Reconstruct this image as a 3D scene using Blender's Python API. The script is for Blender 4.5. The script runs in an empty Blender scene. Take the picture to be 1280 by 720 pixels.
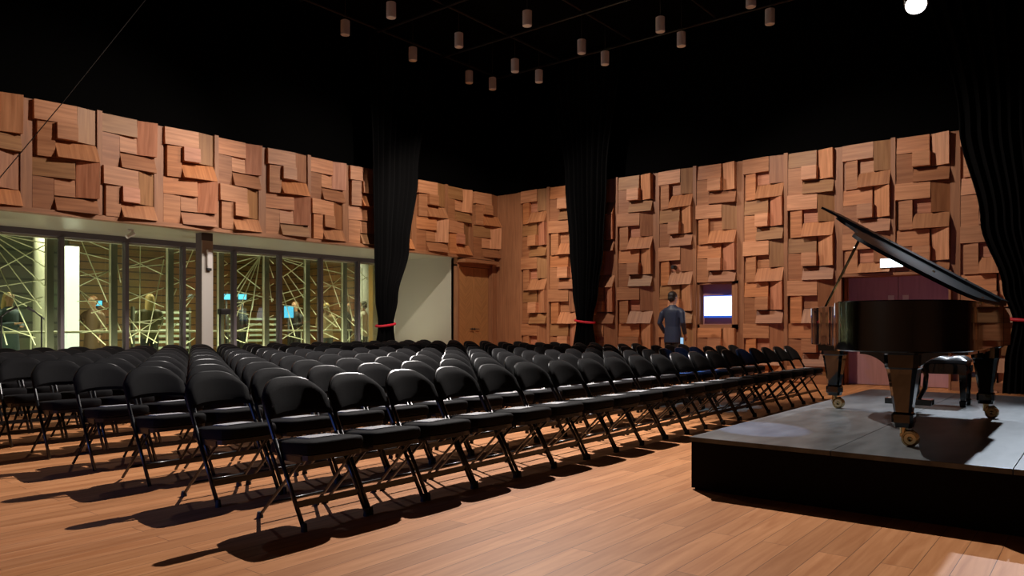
import bpy, bmesh, math, random
from mathutils import Vector, Matrix
random.seed(7)
C = bpy.context.scene.collection
sc = bpy.context.scene
PI = math.pi

# ------------------------------------------------------------------ camera
YAW = math.radians(38.7)            # viewing direction measured from +X towards +Y
CAM_H = 1.108
cam_d = bpy.data.cameras.new('camera')
cam = bpy.data.objects.new('camera', cam_d); C.objects.link(cam)
cam.location = (0, 0, CAM_H)
cam.rotation_euler = (PI/2, 0, YAW - PI/2)
cam_d.sensor_width = 36.0
cam_d.lens = 935.0/1280.0*36.0
cam_d.shift_y = (406.8-360)/1280.0
cam_d.clip_end = 200
sc.camera = cam

# ------------------------------------------------------------------ world / exposure
sc.view_settings.view_transform = 'Standard'
sc.view_settings.look = 'None'
sc.view_settings.gamma = 1.0
sc.view_settings.use_curve_mapping = False
sc.view_settings.exposure = 0.0
w = bpy.data.worlds.new('night'); sc.world = w; w.use_nodes = True
w.node_tree.nodes['Background'].inputs[0].default_value = (0.5, 0.55, 0.7, 1)
w.node_tree.nodes['Background'].inputs[1].default_value = 0.0
sc.cycles.max_bounces = 8
sc.cycles.sample_clamp_indirect = 4.0
sc.cycles.use_denoising = True

# ------------------------------------------------------------------ lights
def spot(loc, target, power, angle, col, blend=0.25, size=0.08):
    d = bpy.data.lights.new('spotlight_beam', 'SPOT'); d.energy = power
    d.spot_size = math.radians(angle); d.spot_blend = blend; d.color = col; d.shadow_soft_size = size
    o = bpy.data.objects.new('spotlight_beam', d); C.objects.link(o); o.location = loc
    o.rotation_euler = (Vector(target)-Vector(loc)).to_track_quat('-Z', 'Y').to_euler()
    return o
def area(loc, target, power, sx, sy, col, spread=180):
    d = bpy.data.lights.new('soft_light', 'AREA'); d.energy = power; d.shape = 'RECTANGLE'
    d.size = sx; d.size_y = sy; d.color = col; d.spread = math.radians(spread)
    o = bpy.data.objects.new('soft_light', d); C.objects.link(o); o.location = loc
    o.rotation_euler = (Vector(target)-Vector(loc)).to_track_quat('-Z', 'Y').to_euler()
    return o
WARM = (1.0, 0.86, 0.74); NEUT = (1.0, 0.93, 0.88); COOL = (0.80, 0.89, 1.0)
# house spots over the audience, thrown from the lighting grid
spot((8.4, 6.5, 6.1), (2.6, 4.6, 0), 3800, 100, NEUT, 0.5, 0.035)
spot((11.2, 6.8, 6.1), (8.8, 12.4, 2.4), 1250, 62, WARM, 0.8, 0.22)
spot((8.2, 7.4, 6.1), (4.6, 12.4, 2.4), 1350, 62, WARM, 0.8, 0.22)
spot((9.4, 8.2, 6.1), (13.6, 12.6, 1.6), 1000, 60, WARM, 0.6, 0.05)
spot((10.6, 9.9, 6.1), (14.75, 7.8, 0.9), 720, 86, WARM, 0.7, 0.08)
spot((10.4, 5.4, 6.1), (14.75, 3.4, 0.9), 860, 86, WARM, 0.7, 0.08)
spot((7.0, 9.6, 6.1), (7.5, 8.9, 0), 300, 110, NEUT, 0.6, 0.10)
# stage spots
spot((12.1, 0.74, 5.5), (6.2, -0.2, 0.3), 2000, 31, COOL, 0.4, 0.06)
spot((11.4, 2.1, 5.4), (7.4, 1.3, 0.4), 900, 26, COOL, 0.5, 0.06)
spot((2.4, 1.5, 6.1), (7.4, 0.9, 0.4), 1000, 28, COOL, 0.5, 0.05)
# blue effect lights
spot((9.4, 4.9, 6.1), (9.7, 4.3, 0), 1300, 14, (0.1, 0.35, 1.0), 0.4, 0.03)
spot((9.0, 4.5, 6.1), (5.40, 2.0, 0.35), 1700, 5.5, (0.45, 0.6, 1.0), 0.3, 0.02)
spot((-2.2, 4.4, 1.1), (3.0, 5.2, 0.6), 200, 50, (0.08, 0.25, 1.0), 0.6, 0.05)
# foyer beyond the glass, then unseen lamps added to brighten the recess
for x_ in (2.5, 6.0, 9.5, 12.5):
    spot((x_, 16.4, 3.9), (x_-0.5, 18.0, 0), 750, 140, (1.0, 0.93, 0.74), 0.8, 0.2)
for x_ in (1.5, 5.0, 8.5, 11.8):
    spot((x_, 13.7, 0.12), (x_+0.2, 14.1, 2.9), 75, 165, (1.0, 0.97, 0.78), 0.9, 0.12)  # unseen floor uplighter added to brighten the soffit
area((7.4, 14.9, 0.05), (7.4, 14.96, 3.0), 170, 11.6, 0.12, (1.0, 0.97, 0.72), 170)  # unseen floor strip added to brighten the printed lines

# ------------------------------------------------------------------ materials
def mat(name, col, rough=0.5, metal=0.0, spec=0.5, coat=0.0, emis=None, es=1.0):
    m = bpy.data.materials.new(name); m.use_nodes = True
    b = m.node_tree.nodes['Principled BSDF']
    b.inputs['Base Color'].default_value = (*col, 1); b.inputs['Roughness'].default_value = rough
    b.inputs['Metallic'].default_value = metal; b.inputs['Specular IOR Level'].default_value = spec
    b.inputs['Coat Weight'].default_value = coat; b.inputs['Coat Roughness'].default_value = 0.03
    if emis: b.inputs['Emission Color'].default_value = (*emis, 1); b.inputs['Emission Strength'].default_value = es
    return m
def nd(m, t, **kw):
    n = m.node_tree.nodes.new(t)
    for k, v in kw.items(): setattr(n, k, v)
    return n
def lk(m, a, b): m.node_tree.links.new(a, b)
def bs(m): return m.node_tree.nodes['Principled BSDF']
def noisy(m, c1, c2, scale=(1, 1, 1), nscale=10, coord='Object', bump=0.0, lo=0.3, hi=0.7, detail=6):
    tc = nd(m, 'ShaderNodeTexCoord'); mp = nd(m, 'ShaderNodeMapping'); mp.inputs['Scale'].default_value = scale
    nz = nd(m, 'ShaderNodeTexNoise'); nz.inputs['Scale'].default_value = nscale; nz.inputs['Detail'].default_value = detail
    cr = nd(m, 'ShaderNodeValToRGB'); cr.color_ramp.elements[0].position = lo; cr.color_ramp.elements[1].position = hi
    cr.color_ramp.elements[0].color = (*c1, 1); cr.color_ramp.elements[1].color = (*c2, 1)
    lk(m, tc.outputs[coord], mp.inputs[0]); lk(m, mp.outputs[0], nz.inputs[0]); lk(m, nz.outputs[0], cr.inputs[0])
    lk(m, cr.outputs[0], bs(m).inputs['Base Color'])
    if bump:
        bp = nd(m, 'ShaderNodeBump'); bp.inputs['Strength'].default_value = bump; bp.inputs['Distance'].default_value = 0.005
        lk(m, nz.outputs[0], bp.inputs['Height']); lk(m, bp.outputs[0], bs(m).inputs['Normal'])
    return cr
def wood_uv(name, c1, c2, rough=0.45, tint=True):
    """wood whose grain runs along U (metres); piece tint from the 'tint' colour attribute"""
    m = mat(name, c1, rough)
    uv = nd(m, 'ShaderNodeUVMap'); uv.uv_map = 'UVMap'
    mp = nd(m, 'ShaderNodeMapping'); mp.inputs['Scale'].default_value = (0.5, 7.0, 1)
    nz = nd(m, 'ShaderNodeTexNoise'); nz.inputs['Scale'].default_value = 3.0; nz.inputs['Detail'].default_value = 8; nz.inputs['Distortion'].default_value = 0.4
    cr = nd(m, 'ShaderNodeValToRGB'); cr.color_ramp.elements[0].position = 0.32; cr.color_ramp.elements[1].position = 0.68
    cr.color_ramp.elements[0].color = (*c1, 1); cr.color_ramp.elements[1].color = (*c2, 1)
    lk(m, uv.outputs[0], mp.inputs[0]); lk(m, mp.outputs[0], nz.inputs[0]); lk(m, nz.outputs[0], cr.inputs[0])
    if tint:
        at = nd(m, 'ShaderNodeVertexColor'); at.layer_name = 'tint'
        mx = nd(m, 'ShaderNodeMix', data_type='RGBA', blend_type='MULTIPLY'); mx.inputs[0].default_value = 1.0
        lk(m, cr.outputs[0], mx.inputs[6]); lk(m, at.outputs[0], mx.inputs[7]); lk(m, mx.outputs[2], bs(m).inputs['Base Color'])
    else: lk(m, cr.outputs[0], bs(m).inputs['Base Color'])
    bp = nd(m, 'ShaderNodeBump'); bp.inputs['Strength'].default_value = 0.15; bp.inputs['Distance'].default_value = 0.002
    lk(m, nz.outputs[0], bp.inputs['Height']); lk(m, bp.outputs[0], bs(m).inputs['Normal'])
    return m

M = {}
M['panel_wood'] = wood_uv('oak panel wood', (0.345, 0.142, 0.060), (0.52, 0.245, 0.115), 0.55)
M['fin_wood'] = wood_uv('oak fin wood', (0.26, 0.105, 0.045), (0.37, 0.16, 0.070), 0.55, False)
M['door_wood'] = wood_uv('door veneer', (0.36, 0.17, 0.06), (0.50, 0.24, 0.09), 0.4, False)
M['black_drape'] = noisy_m = mat('black drape', (0.0009, 0.0009, 0.0009), 0.95, spec=0.05)
M['curtain'] = mat('black velvet curtain', (0.0032, 0.0032, 0.0035), 0.85, spec=0.06)
M['ceiling'] = mat('black ceiling', (0.001, 0.001, 0.001), 0.9, spec=0.05)
M['rope'] = mat('red tieback', (0.55, 0.01, 0.03), 0.6)
M['chair_metal'] = mat('black enamelled tube', (0.008, 0.008, 0.009), 0.28, spec=0.5)
M['chair_fabric'] = mat('black padded vinyl', (0.014, 0.013, 0.014), 0.75, spec=0.06)
noisy(M['chair_fabric'], (0.004, 0.0037, 0.004), (0.009, 0.0083, 0.009), nscale=260, bump=0.3)
bs(M['chair_fabric']).inputs['Sheen Weight'].default_value = 0.02
M['rubber'] = mat('black rubber', (0.01, 0.01, 0.01), 0.7)
M['paper'] = mat('leaflet paper', (0.62, 0.62, 0.64), 0.7)
noisy(M['paper'], (0.28, 0.28, 0.31), (0.46, 0.46, 0.48), scale=(1, 9, 1), nscale=14, lo=0.42, hi=0.5)
M['piano'] = mat('polished black lacquer', (0.004, 0.004, 0.0045), 0.06, spec=0.6, coat=0.6)
M['piano_satin'] = mat('black soundboard frame', (0.004, 0.004, 0.004), 0.35)
M['brass'] = mat('brass', (0.75, 0.58, 0.30), 0.22, metal=1.0)
M['chrome'] = mat('chrome', (0.6, 0.62, 0.65), 0.15, metal=1.0)
M['iron_plate'] = mat('gold iron plate', (0.45, 0.30, 0.10), 0.35, metal=0.8)
M['felt'] = mat('red felt', (0.3, 0.02, 0.02), 0.9)
M['ivory'] = mat('ivory keys', (0.7, 0.68, 0.6), 0.3)
M['leather'] = mat('black tufted leather', (0.012, 0.012, 0.014), 0.3, spec=0.6)
M['skirt'] = mat('black stage skirt', (0.0045, 0.0035, 0.0035), 0.8, spec=0.1)
M['deck'] = mat('black stage deck', (0.03, 0.033, 0.036), 0.42)
noisy(M['deck'], (0.028, 0.032, 0.034), (0.12, 0.128, 0.13), scale=(0.7, 2.2, 1), nscale=4, lo=0.3, hi=0.85, detail=12)
M['frame_in'] = mat('grey window frame', (0.085, 0.07, 0.085), 0.45)
M['frame_out'] = mat('green grey mullion', (0.10, 0.10, 0.075), 0.45)
M['frame_edge'] = mat('pale aluminium edge', (0.78, 0.75, 0.58), 0.4)
M['soffit'] = mat('cream soffit', (0.42, 0.40, 0.30), 0.35)
M['white_wall'] = mat('off white plaster', (0.50, 0.48, 0.39), 0.6)
M['column_white'] = mat('white column panel', (0.55, 0.53, 0.50), 0.6)
M['column_side'] = mat('mauve grey column side', (0.12, 0.095, 0.105), 0.6)
M['plastic_white'] = mat('white plastic', (0.75, 0.73, 0.73), 0.5)
M['plastic_dark'] = mat('dark plastic', (0.02, 0.02, 0.022), 0.4)
M['line'] = mat('pale printed line', (0.66, 0.66, 0.44), 0.6, emis=None)
M['screen_white'] = mat('lit white screen', (0.8, 0.8, 0.8), 0.4, emis=(0.78, 0.88, 1.0), es=1.6)
M['screen_edge'] = mat('blue screen edge', (0.02, 0.08, 0.4), 0.4, emis=(0.03, 0.16, 0.9), es=0.5)
M['exit'] = mat('lit sign face', (0.8, 0.9, 1), 0.4, emis=(0.66, 0.90, 1.0), es=6)
M['blue_screen'] = mat('blue screen', (0.1, 0.4, 0.7), 0.4, emis=(0.06, 0.45, 0.95), es=1.3)
M['niche'] = mat('niche lining', (0.55, 0.27, 0.24), 0.35)
M['piano_lid'] = mat('black lid lacquer', (0.003, 0.003, 0.0035), 0.30, spec=0.008)
M['phone_glow'] = mat('phone screen', (0.2, 0.4, 0.5), 0.3, emis=(0.35, 0.6, 0.9), es=0.7)
M['mauve_lit_door'] = wood_uv('mauve lit door veneer', (0.44, 0.23, 0.22), (0.52, 0.28, 0.27), 0.35, False)  # mauve cast of the light on the door put into its colour
M['hall_pendant'] = mat('white pendant can', (0.78, 0.78, 0.95), 0.5)
M['lens'] = mat('pendant lens', (0.9, 0.85, 0.83), 0.3)
M['rig'] = mat('dark rigging pipe', (0.006, 0.0035, 0.003), 0.5)
M['lit_lens'] = mat('lit lamp lens', (1, 1, 1), 0.3, emis=(1, 1, 1), es=12)
M['lamp_inner'] = mat('lamp silver housing', (0.5, 0.47, 0.42), 0.4)
M['foyer_wood'] = mat('foyer brown wood', (0.2, 0.1, 0.04), 0.5)
M['foyer_wall'] = mat('foyer wall', (0.2, 0.19, 0.14), 0.6)
M['foyer_orange'] = mat('foyer orange wood', (0.55, 0.27, 0.03), 0.5)
M['foyer_floor'] = mat('foyer floor', (0.25, 0.24, 0.18), 0.3)
M['lightbox'] = mat('lit white column', (0.9, 0.9, 0.9), 0.5, emis=(0.95, 0.95, 1.0), es=0.85)
M['slat'] = mat('pale louvre slat', (0.55, 0.62, 0.50), 0.4)
M['floor_light_patch'] = mat('painted floor light', (0.5, 0.36, 0.3), 0.5)  # unused; lamp-lit patch of floor painted as a lighter colour
noisy(M['floor_light_patch'], (0.34, 0.20, 0.14), (0.42, 0.26, 0.19), scale=(0.4, 3, 1), nscale=6)
M['cable'] = mat('black cable', (0.006, 0.005, 0.005), 0.5)

def banded(m, c1, c2, freq):
    tc = nd(m, 'ShaderNodeTexCoord'); sp = nd(m, 'ShaderNodeSeparateXYZ'); mu = nd(m, 'ShaderNodeMath', operation='MULTIPLY'); mu.inputs[1].default_value = freq
    fr = nd(m, 'ShaderNodeMath', operation='FRACT'); gt = nd(m, 'ShaderNodeMath', operation='GREATER_THAN'); gt.inputs[1].default_value = 0.16
    mx = nd(m, 'ShaderNodeMix', data_type='RGBA'); mx.inputs[6].default_value = (*c1, 1); mx.inputs[7].default_value = (*c2, 1)
    nz = nd(m, 'ShaderNodeTexNoise'); nz.inputs['Scale'].default_value = 1.2
    m2 = nd(m, 'ShaderNodeMix', data_type='RGBA', blend_type='MULTIPLY'); m2.inputs[0].default_value = 0.6
    lk(m, tc.outputs['Object'], sp.inputs[0]); lk(m, sp.outputs[2], mu.inputs[0]); lk(m, mu.outputs[0], fr.inputs[0]); lk(m, fr.outputs[0], gt.inputs[0])
    lk(m, tc.outputs['Object'], nz.inputs[0]); lk(m, gt.outputs[0], mx.inputs[0]); lk(m, mx.outputs[2], m2.inputs[6]); lk(m, nz.outputs[1], m2.inputs[7])
    lk(m, m2.outputs[2], bs(m).inputs['Base Color'])
banded(M['foyer_wood'], (0.08, 0.04, 0.02), (0.36, 0.18, 0.06), 4.5)
banded(M['foyer_wall'], (0.05, 0.05, 0.04), (0.15, 0.145, 0.11), 2.6)

def floor_mat():
    m = mat('oak plank floor', (0.4, 0.2, 0.1), 0.5, spec=0.12)
    tc = nd(m, 'ShaderNodeTexCoord')
    br = nd(m, 'ShaderNodeTexBrick'); br.offset = 0.37; br.offset_frequency = 2; br.squash = 1.0
    br.inputs['Scale'].default_value = 1.0; br.inputs['Brick Width'].default_value = 1.9; br.inputs['Row Height'].default_value = 0.14
    br.inputs['Mortar Size'].default_value = 0.0016; br.inputs['Mortar Smooth'].default_value = 0.2; br.inputs['Bias'].default_value = 0.0
    br.inputs['Color1'].default_value = (0.0, 0.0, 0.0, 1); br.inputs['Color2'].default_value = (1, 1, 1, 1); br.inputs['Mortar'].default_value = (0.5, 0.5, 0.5, 1)
    mp = nd(m, 'ShaderNodeMapping'); mp.inputs['Scale'].default_value = (0.7, 9, 1)
    nz = nd(m, 'ShaderNodeTexNoise'); nz.inputs['Scale'].default_value = 2.2; nz.inputs['Detail'].default_value = 10; nz.inputs['Distortion'].default_value = 0.8
    add = nd(m, 'ShaderNodeVectorMath', operation='ADD'); sc_ = nd(m, 'ShaderNodeVectorMath', operation='SCALE'); sc_.inputs['Scale'].default_value = 13.0
    lk(m, tc.outputs['Object'], br.inputs[0]); lk(m, br.outputs[0], sc_.inputs[0]); lk(m, tc.outputs['Object'], mp.inputs[0])
    lk(m, mp.outputs[0], add.inputs[0]); lk(m, sc_.outputs[0], add.inputs[1]); lk(m, add.outputs[0], nz.inputs[0])
    cr = nd(m, 'ShaderNodeValToRGB'); e = cr.color_ramp.elements; e[0].position = 0.3; e[0].color = (0.43, 0.174, 0.066, 1); e[1].position = 0.72; e[1].color = (0.60, 0.282, 0.125, 1)
    lk(m, nz.outputs[0], cr.inputs[0])
    t2 = nd(m, 'ShaderNodeValToRGB'); e = t2.color_ramp.elements; e[0].color = (0.78, 0.74, 0.70, 1); e[1].color = (1.1, 1.08, 1.06, 1)
    lk(m, br.outputs[0], t2.inputs[0])
    mx = nd(m, 'ShaderNodeMix', data_type='RGBA', blend_type='MULTIPLY'); mx.inputs[0].default_value = 1
    lk(m, cr.outputs[0], mx.inputs[6]); lk(m, t2.outputs[0], mx.inputs[7])
    m2 = nd(m, 'ShaderNodeMix', data_type='RGBA'); m2.inputs[7].default_value = (0.12, 0.055, 0.03, 1)
    lk(m, br.outputs[1], m2.inputs[0]); lk(m, mx.outputs[2], m2.inputs[6]); lk(m, m2.outputs[2], bs(m).inputs['Base Color'])
    bp = nd(m, 'ShaderNodeBump'); bp.inputs['Strength'].default_value = 0.12; bp.inputs['Distance'].default_value = 0.002
    lk(m, nz.outputs[0], bp.inputs['Height']); lk(m, bp.outputs[0], bs(m).inputs['Normal'])
    return m
M['floor'] = floor_mat()
def glass_mat(name, tintc, refl):
    m = bpy.data.materials.new(name); m.use_nodes = True; nt = m.node_tree
    for n in list(nt.nodes): nt.nodes.remove(n)
    out = nd(m, 'ShaderNodeOutputMaterial'); tr = nd(m, 'ShaderNodeBsdfTransparent'); gl = nd(m, 'ShaderNodeBsdfGlossy'); mx = nd(m, 'ShaderNodeMixShader'); fr = nd(m, 'ShaderNodeFresnel')
    mu = nd(m, 'ShaderNodeMath', operation='MULTIPLY'); mu.inputs[1].default_value = refl
    fr.inputs[0].default_value = 1.45; tr.inputs[0].default_value = (*tintc, 1); gl.inputs['Roughness'].default_value = 0.02
    lk(m, fr.outputs[0], mu.inputs[0]); lk(m, mu.outputs[0], mx.inputs[0]); lk(m, tr.outputs[0], mx.inputs[1]); lk(m, gl.outputs[0], mx.inputs[2]); lk(m, mx.outputs[0], out.inputs[0])
    return m
M['glass'] = glass_mat('window glass', (0.93, 0.97, 0.9), 1.0)

# ------------------------------------------------------------------ mesh helpers
class MB:
    def __init__(s):
        s.bm = bmesh.new(); s.uv = s.bm.loops.layers.uv.new('UVMap'); s.tint = s.bm.loops.layers.float_color.new('tint')
    def face(s, pts, uvs=None, tint=(1, 1, 1), smooth=False):
        vs = [s.bm.verts.new(p) for p in pts]
        f = s.bm.faces.new(vs); f.smooth = smooth
        for i, l in enumerate(f.loops):
            l[s.uv].uv = uvs[i] if uvs else (pts[i][0]+pts[i][1], pts[i][2])
            l[s.tint] = (*tint, 1)
        return f
    def box(s, a, b, grain=None, tint=(1, 1, 1), M_=None, bev=0.0):
        x0, y0, z0 = a; x1, y1, z1 = b
        off = random.uniform(0, 20)
        P = [(x0,y0,z0),(x1,y0,z0),(x1,y1,z0),(x0,y1,z0),(x0,y0,z1),(x1,y0,z1),(x1,y1,z1),(x0,y1,z1)]
        Q = [Vector(p) for p in P]
        if M_ is not None: Q = [M_ @ q for q in Q]
        vs = [s.bm.verts.new(q) for q in Q]
        ax = grain if grain is not None else max(range(3), key=lambda i: abs(b[i]-a[i]))
        fs = []
        for idx in ((0,3,2,1),(4,5,6,7),(0,1,5,4),(1,2,6,5),(2,3,7,6),(3,0,4,7)):
            f = s.bm.faces.new([vs[i] for i in idx]); fs.append(f)
            for l, i in zip(f.loops, idx):
                p = P[i]; o = [k for k in range(3) if k != ax]
                l[s.uv].uv = (p[ax]+off, p[o[0]]+p[o[1]]+off); l[s.tint] = (*tint, 1)
        if bev > 0:
            es = set(e for f in fs for e in f.edges)
            r = bmesh.ops.bevel(s.bm, geom=list(es), offset=bev, segments=2, profile=0.7, affect='EDGES')
            for f in r['faces']: f.smooth = True
        return s
    def tube(s, pts, r, n=8, caps=True, closed=False, flat=1.0):
        pts = [Vector(p) for p in pts]; rs = r if isinstance(r, (list, tuple)) else [r]*len(pts)
        rings = []; N = len(pts); prev = None
        for i, p in enumerate(pts):
            if closed: d = (pts[(i+1) % N]-pts[i-1]).normalized()
            else: d = (pts[min(i+1, N-1)]-pts[max(i-1, 0)]).normalized()
            if prev is None:
                u = d.cross(Vector((0, 0, 1)))
                if u.length < 0.1: u = d.cross(Vector((0, 1, 0)))
                u.normalize()
            else:
                u = prev - d*prev.dot(d)
                u.normalize()
            prev = u; v = d.cross(u)
            rings.append([s.bm.verts.new(p + (u*math.cos(2*PI*k/n) + v*flat*math.sin(2*PI*k/n))*rs[i]) for k in range(n)])
        rr = range(N if closed else N-1)
        for i in rr:
            A = rings[i]; B = rings[(i+1) % N]
            for k in range(n):
                f = s.bm.faces.new((A[k], A[(k+1) % n], B[(k+1) % n], B[k])); f.smooth = True
                for l in f.loops: l[s.tint] = (1, 1, 1, 1); l[s.uv].uv = (i, k/n)
        if caps and not closed:
            s.bm.faces.new(rings[0][::-1]); s.bm.faces.new(rings[-1])
        return s
    def loft(s, rings, caps=True, smooth=True, closed=True):
        """rings: list of lists of points"""
        R = [[s.bm.verts.new(p) for p in ring] for ring in rings]; n = len(R[0])
        for A, B in zip(R, R[1:]):
            for k in range(n if closed else n-1):
                f = s.bm.faces.new((A[k], A[(k+1) % n], B[(k+1) % n], B[k])); f.smooth = smooth
                for l in f.loops: l[s.tint] = (1, 1, 1, 1); l[s.uv].uv = (l.vert.co.x+l.vert.co.y, l.vert.co.z)
        if caps:
            s.bm.faces.new(R[0][::-1]); s.bm.faces.new(R[-1])
        return s
    def lathe(s, prof, n=20, M_=None, smooth=True):
        """prof: list of (r, z)"""
        rings = []
        for r, z in prof:
            ring = [Vector((max(r, 1e-4)*math.cos(2*PI*k/n), max(r, 1e-4)*math.sin(2*PI*k/n), z)) for k in range(n)]
            if M_ is not None: ring = [M_ @ p for p in ring]
            rings.append(ring)
        return s.loft(rings, True, smooth)
    def prism(s, poly, z0, z1, bev=0.0, smooth=False):
        """poly: list of (x, y) anticlockwise"""
        a = [s.bm.verts.new((x, y, z0)) for x, y in poly]; b = [s.bm.verts.new((x, y, z1)) for x, y in poly]
        n = len(a); fs = [s.bm.faces.new(a[::-1]), s.bm.faces.new(b)]; sd = []
        for k in range(n):
            f = s.bm.faces.new((a[k], a[(k+1) % n], b[(k+1) % n], b[k])); f.smooth = smooth; sd.append(f)
        if bev:
            es = list(fs[0].edges)+list(fs[1].edges)
            r = bmesh.ops.bevel(s.bm, geom=es, offset=bev, segments=3, profile=0.5, affect='EDGES')
            for f in r['faces']: f.smooth = True
        for f in s.bm.faces:
            for l in f.loops: l[s.tint] = (1, 1, 1, 1)
        return s
    def ellipsoid(s, c, r, n=12):
        mtx = Matrix.Translation(c) @ Matrix.Diagonal((*r, 1))
        bmesh.ops.create_uvsphere(s.bm, u_segments=n, v_segments=n//2+2, radius=1, matrix=mtx)
        return s
    def xf(s, M_):
        bmesh.ops.transform(s.bm, matrix=M_, verts=s.bm.verts); return s
    def build(s, name, m, parent=None, loc=None, rot=None):
        bmesh.ops.recalc_face_normals(s.bm, faces=s.bm.faces)
        for e in s.bm.edges:
            if len(e.link_faces) == 2 and e.calc_face_angle(0) > 0.62: e.smooth = False
        me = bpy.data.meshes.new(name); s.bm.to_mesh(me); s.bm.free()
        me.materials.append(M[m] if isinstance(m, str) else m)
        o = bpy.data.objects.new(name, me); C.objects.link(o)
        if parent is not None: o.parent = parent
        if loc is not None: o.location = loc
        if rot is not None: o.rotation_euler = rot
        return o
def tag(o, label=None, cat=None, group=None, kind=None):
    if label: o['label'] = label
    if cat: o['category'] = cat
    if group: o['group'] = group
    if kind: o['kind'] = kind
    return o
def empty(name, loc=(0, 0, 0), rz=0, **kw):
    o = bpy.data.objects.new(name, None); C.objects.link(o); o.location = loc; o.rotation_euler = (0, 0, rz); o.empty_display_size = 0.1
    return tag(o, **kw)
KIDS = {}
def copy_tree(o, parent=None):
    c = o.copy(); C.objects.link(c)
    if parent is not None: c.parent = parent
    if o not in KIDS: KIDS[o] = [x for x in bpy.data.objects if x.parent == o]
    for ch in KIDS[o]: copy_tree(ch, c)
    return c
def structure(o): o['kind'] = 'structure'; return o
def arc(cx, cy, r, a0, a1, n):
    return [(cx+r*math.cos(math.radians(a0+(a1-a0)*i/n)), cy+r*math.sin(math.radians(a0+(a1-a0)*i/n))) for i in range(n+1)]
ORD = ['first','second','third','fourth','fifth','sixth','seventh','eighth','ninth','tenth','eleventh','twelfth','thirteenth','fourteenth','fifteenth','sixteenth','seventeenth','eighteenth','nineteenth','twentieth']
# ------------------------------------------------------------------ room shell
XR, YL = 14.75, 12.4        # plane of the right wall and of the left wall
HT, HS, HC = 4.43, 2.79, 7.4   # top of the wood, underside of soffit, ceiling
X0, Y0 = -4.0, -4.5
YG1, YG2 = 14.6, 15.13      # inner and outer window line
XE = 13.35                  # end wall of the window recess
structure(MB().box((X0, Y0, -0.1), (XR+0.6, 15.25, 0.0)).build('floor', 'floor'))
structure(MB().box((X0-.2, Y0-.2, HC), (XR+1.2, YL+1.0, HC+0.1)).build('ceiling', 'ceiling'))

# ---- relief panels
T3 = 1/3.0
# x0,x1,z0,z1 fractions, depths bl, br, tr, tl, grain axis, tint (wood tone with light and shade of the tilt painted in)
PINK, WARM_, OLIVE, BROWN, PALE, PLAIN = (1.16, 1.04, 1.22), (1.12, 0.94, 0.74), (0.72, 0.74, 0.60), (0.74, 0.64, 0.56), (1.26, 1.24, 1.28), (0.94, 0.87, 0.80)
U_IN = [(0, .66, .64, 1, (.10, .10, .09, .09), 0, (PALE, PLAIN)), (.66, 1, .34, 1, (.085, .01, .01, .085), 1, (BROWN, OLIVE)), (.33, .66, .34, .64, (.0, .0, .0, .0), 0, (PINK, PLAIN)),
        (.06, .33, 0, .64, (.06, .085, .085, .06), 0, (WARM_, PLAIN)), (.33, 1, 0, .34, (.17, .16, .02, .02), 1, (WARM_, PLAIN))]
U_OUT = [(.0, .64, .64, 1, (.03, .09, .07, .01), 0, (OLIVE, WARM_)), (.66, 1, .32, 1, (.02, .14, .16, .04), 1, (PINK, PALE)), (.33, .66, .32, .64, (.165, .165, .15, .15), 0, (PALE, PLAIN)),
         (0, .33, 0, .64, (.03, .03, .03, .03), 0, (BROWN, PLAIN)), (.33, 1, 0, .30, (.12, .14, .04, .02), 0, (OLIVE, BROWN))]
L_A = [u if i != 2 else u[:4]+((.15, .15, .14, .14),)+u[5:] for i, u in enumerate(U_IN)]
L_B = [u if i != 2 else u[:4]+((.03, .03, .02, .02),)+u[5:] for i, u in enumerate(U_OUT)]
def relief_bay(a0, a1, z0, z1, start, dep0, dep1, frame, parent, skip=None, units=(U_IN, U_OUT)):
    """a: distance along wall; frame(a, z, d) -> world point, d pointing into the room; returns the panel object"""
    b = MB(); W = a1-a0; UH = (HT-HS)/2
    k = 0; zt = HT
    def base(a): return dep0+(dep1-dep0)*(a-a0)/W
    while zt > z0+0.01:
        U = units[(k+start) % 2]
        for (fx0, fx1, fz0, fz1, dd, g, tt) in U:
            xa, xb = a0+fx0*W, a0+fx1*W
            za, zb = zt-UH+fz0*UH, zt-UH+fz1*UH
            if zb <= z0+0.02: continue
            za = max(za, z0)
            if skip and not (xb <= skip[0]+.01 or xa >= skip[1]-.01 or zb <= skip[2]+.01 or za >= skip[3]-.01): 
                if za < skip[3] < zb: za = skip[3]
                elif za < skip[2] < zb: zb = skip[2]
                else: continue
            j = [random.uniform(-.008, .008)]*4
            D = [max(0.0, dd[i]+j[i])+0.012 for i in range(4)]
            tint = random.choice(tt); v = random.uniform(.90, 1.06); tint = tuple(c*v for c in tint)
            g_ = 0.0035; A = [(xa+g_, za+g_), (xb-g_, za+g_), (xb-g_, zb-g_), (xa+g_, zb-g_)]
            off = random.uniform(0, 30)
            F = [frame(p[0], p[1], base(p[0])+D[i]) for i, p in enumerate(A)]
            B = [frame(p[0], p[1], base(p[0])-0.01) for i, p in enumerate(A)]
            uv = [((p[0]+off, p[1]) if g == 0 else (p[1]+off, p[0])) for p in A]
            b.face(F, uv, tint)
            for i in range(4):
                n = (i+1) % 4
                b.face([F[i], F[n], B[n], B[i]], [uv[i], uv[n], (uv[n][0]+.03, uv[n][1]+.03), (uv[i][0]+.03, uv[i][1]+.03)], tuple(c*.96 for c in tint))
        zt -= UH; k += 1
    return b.build('relief_panel', 'panel_wood', parent)
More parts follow.
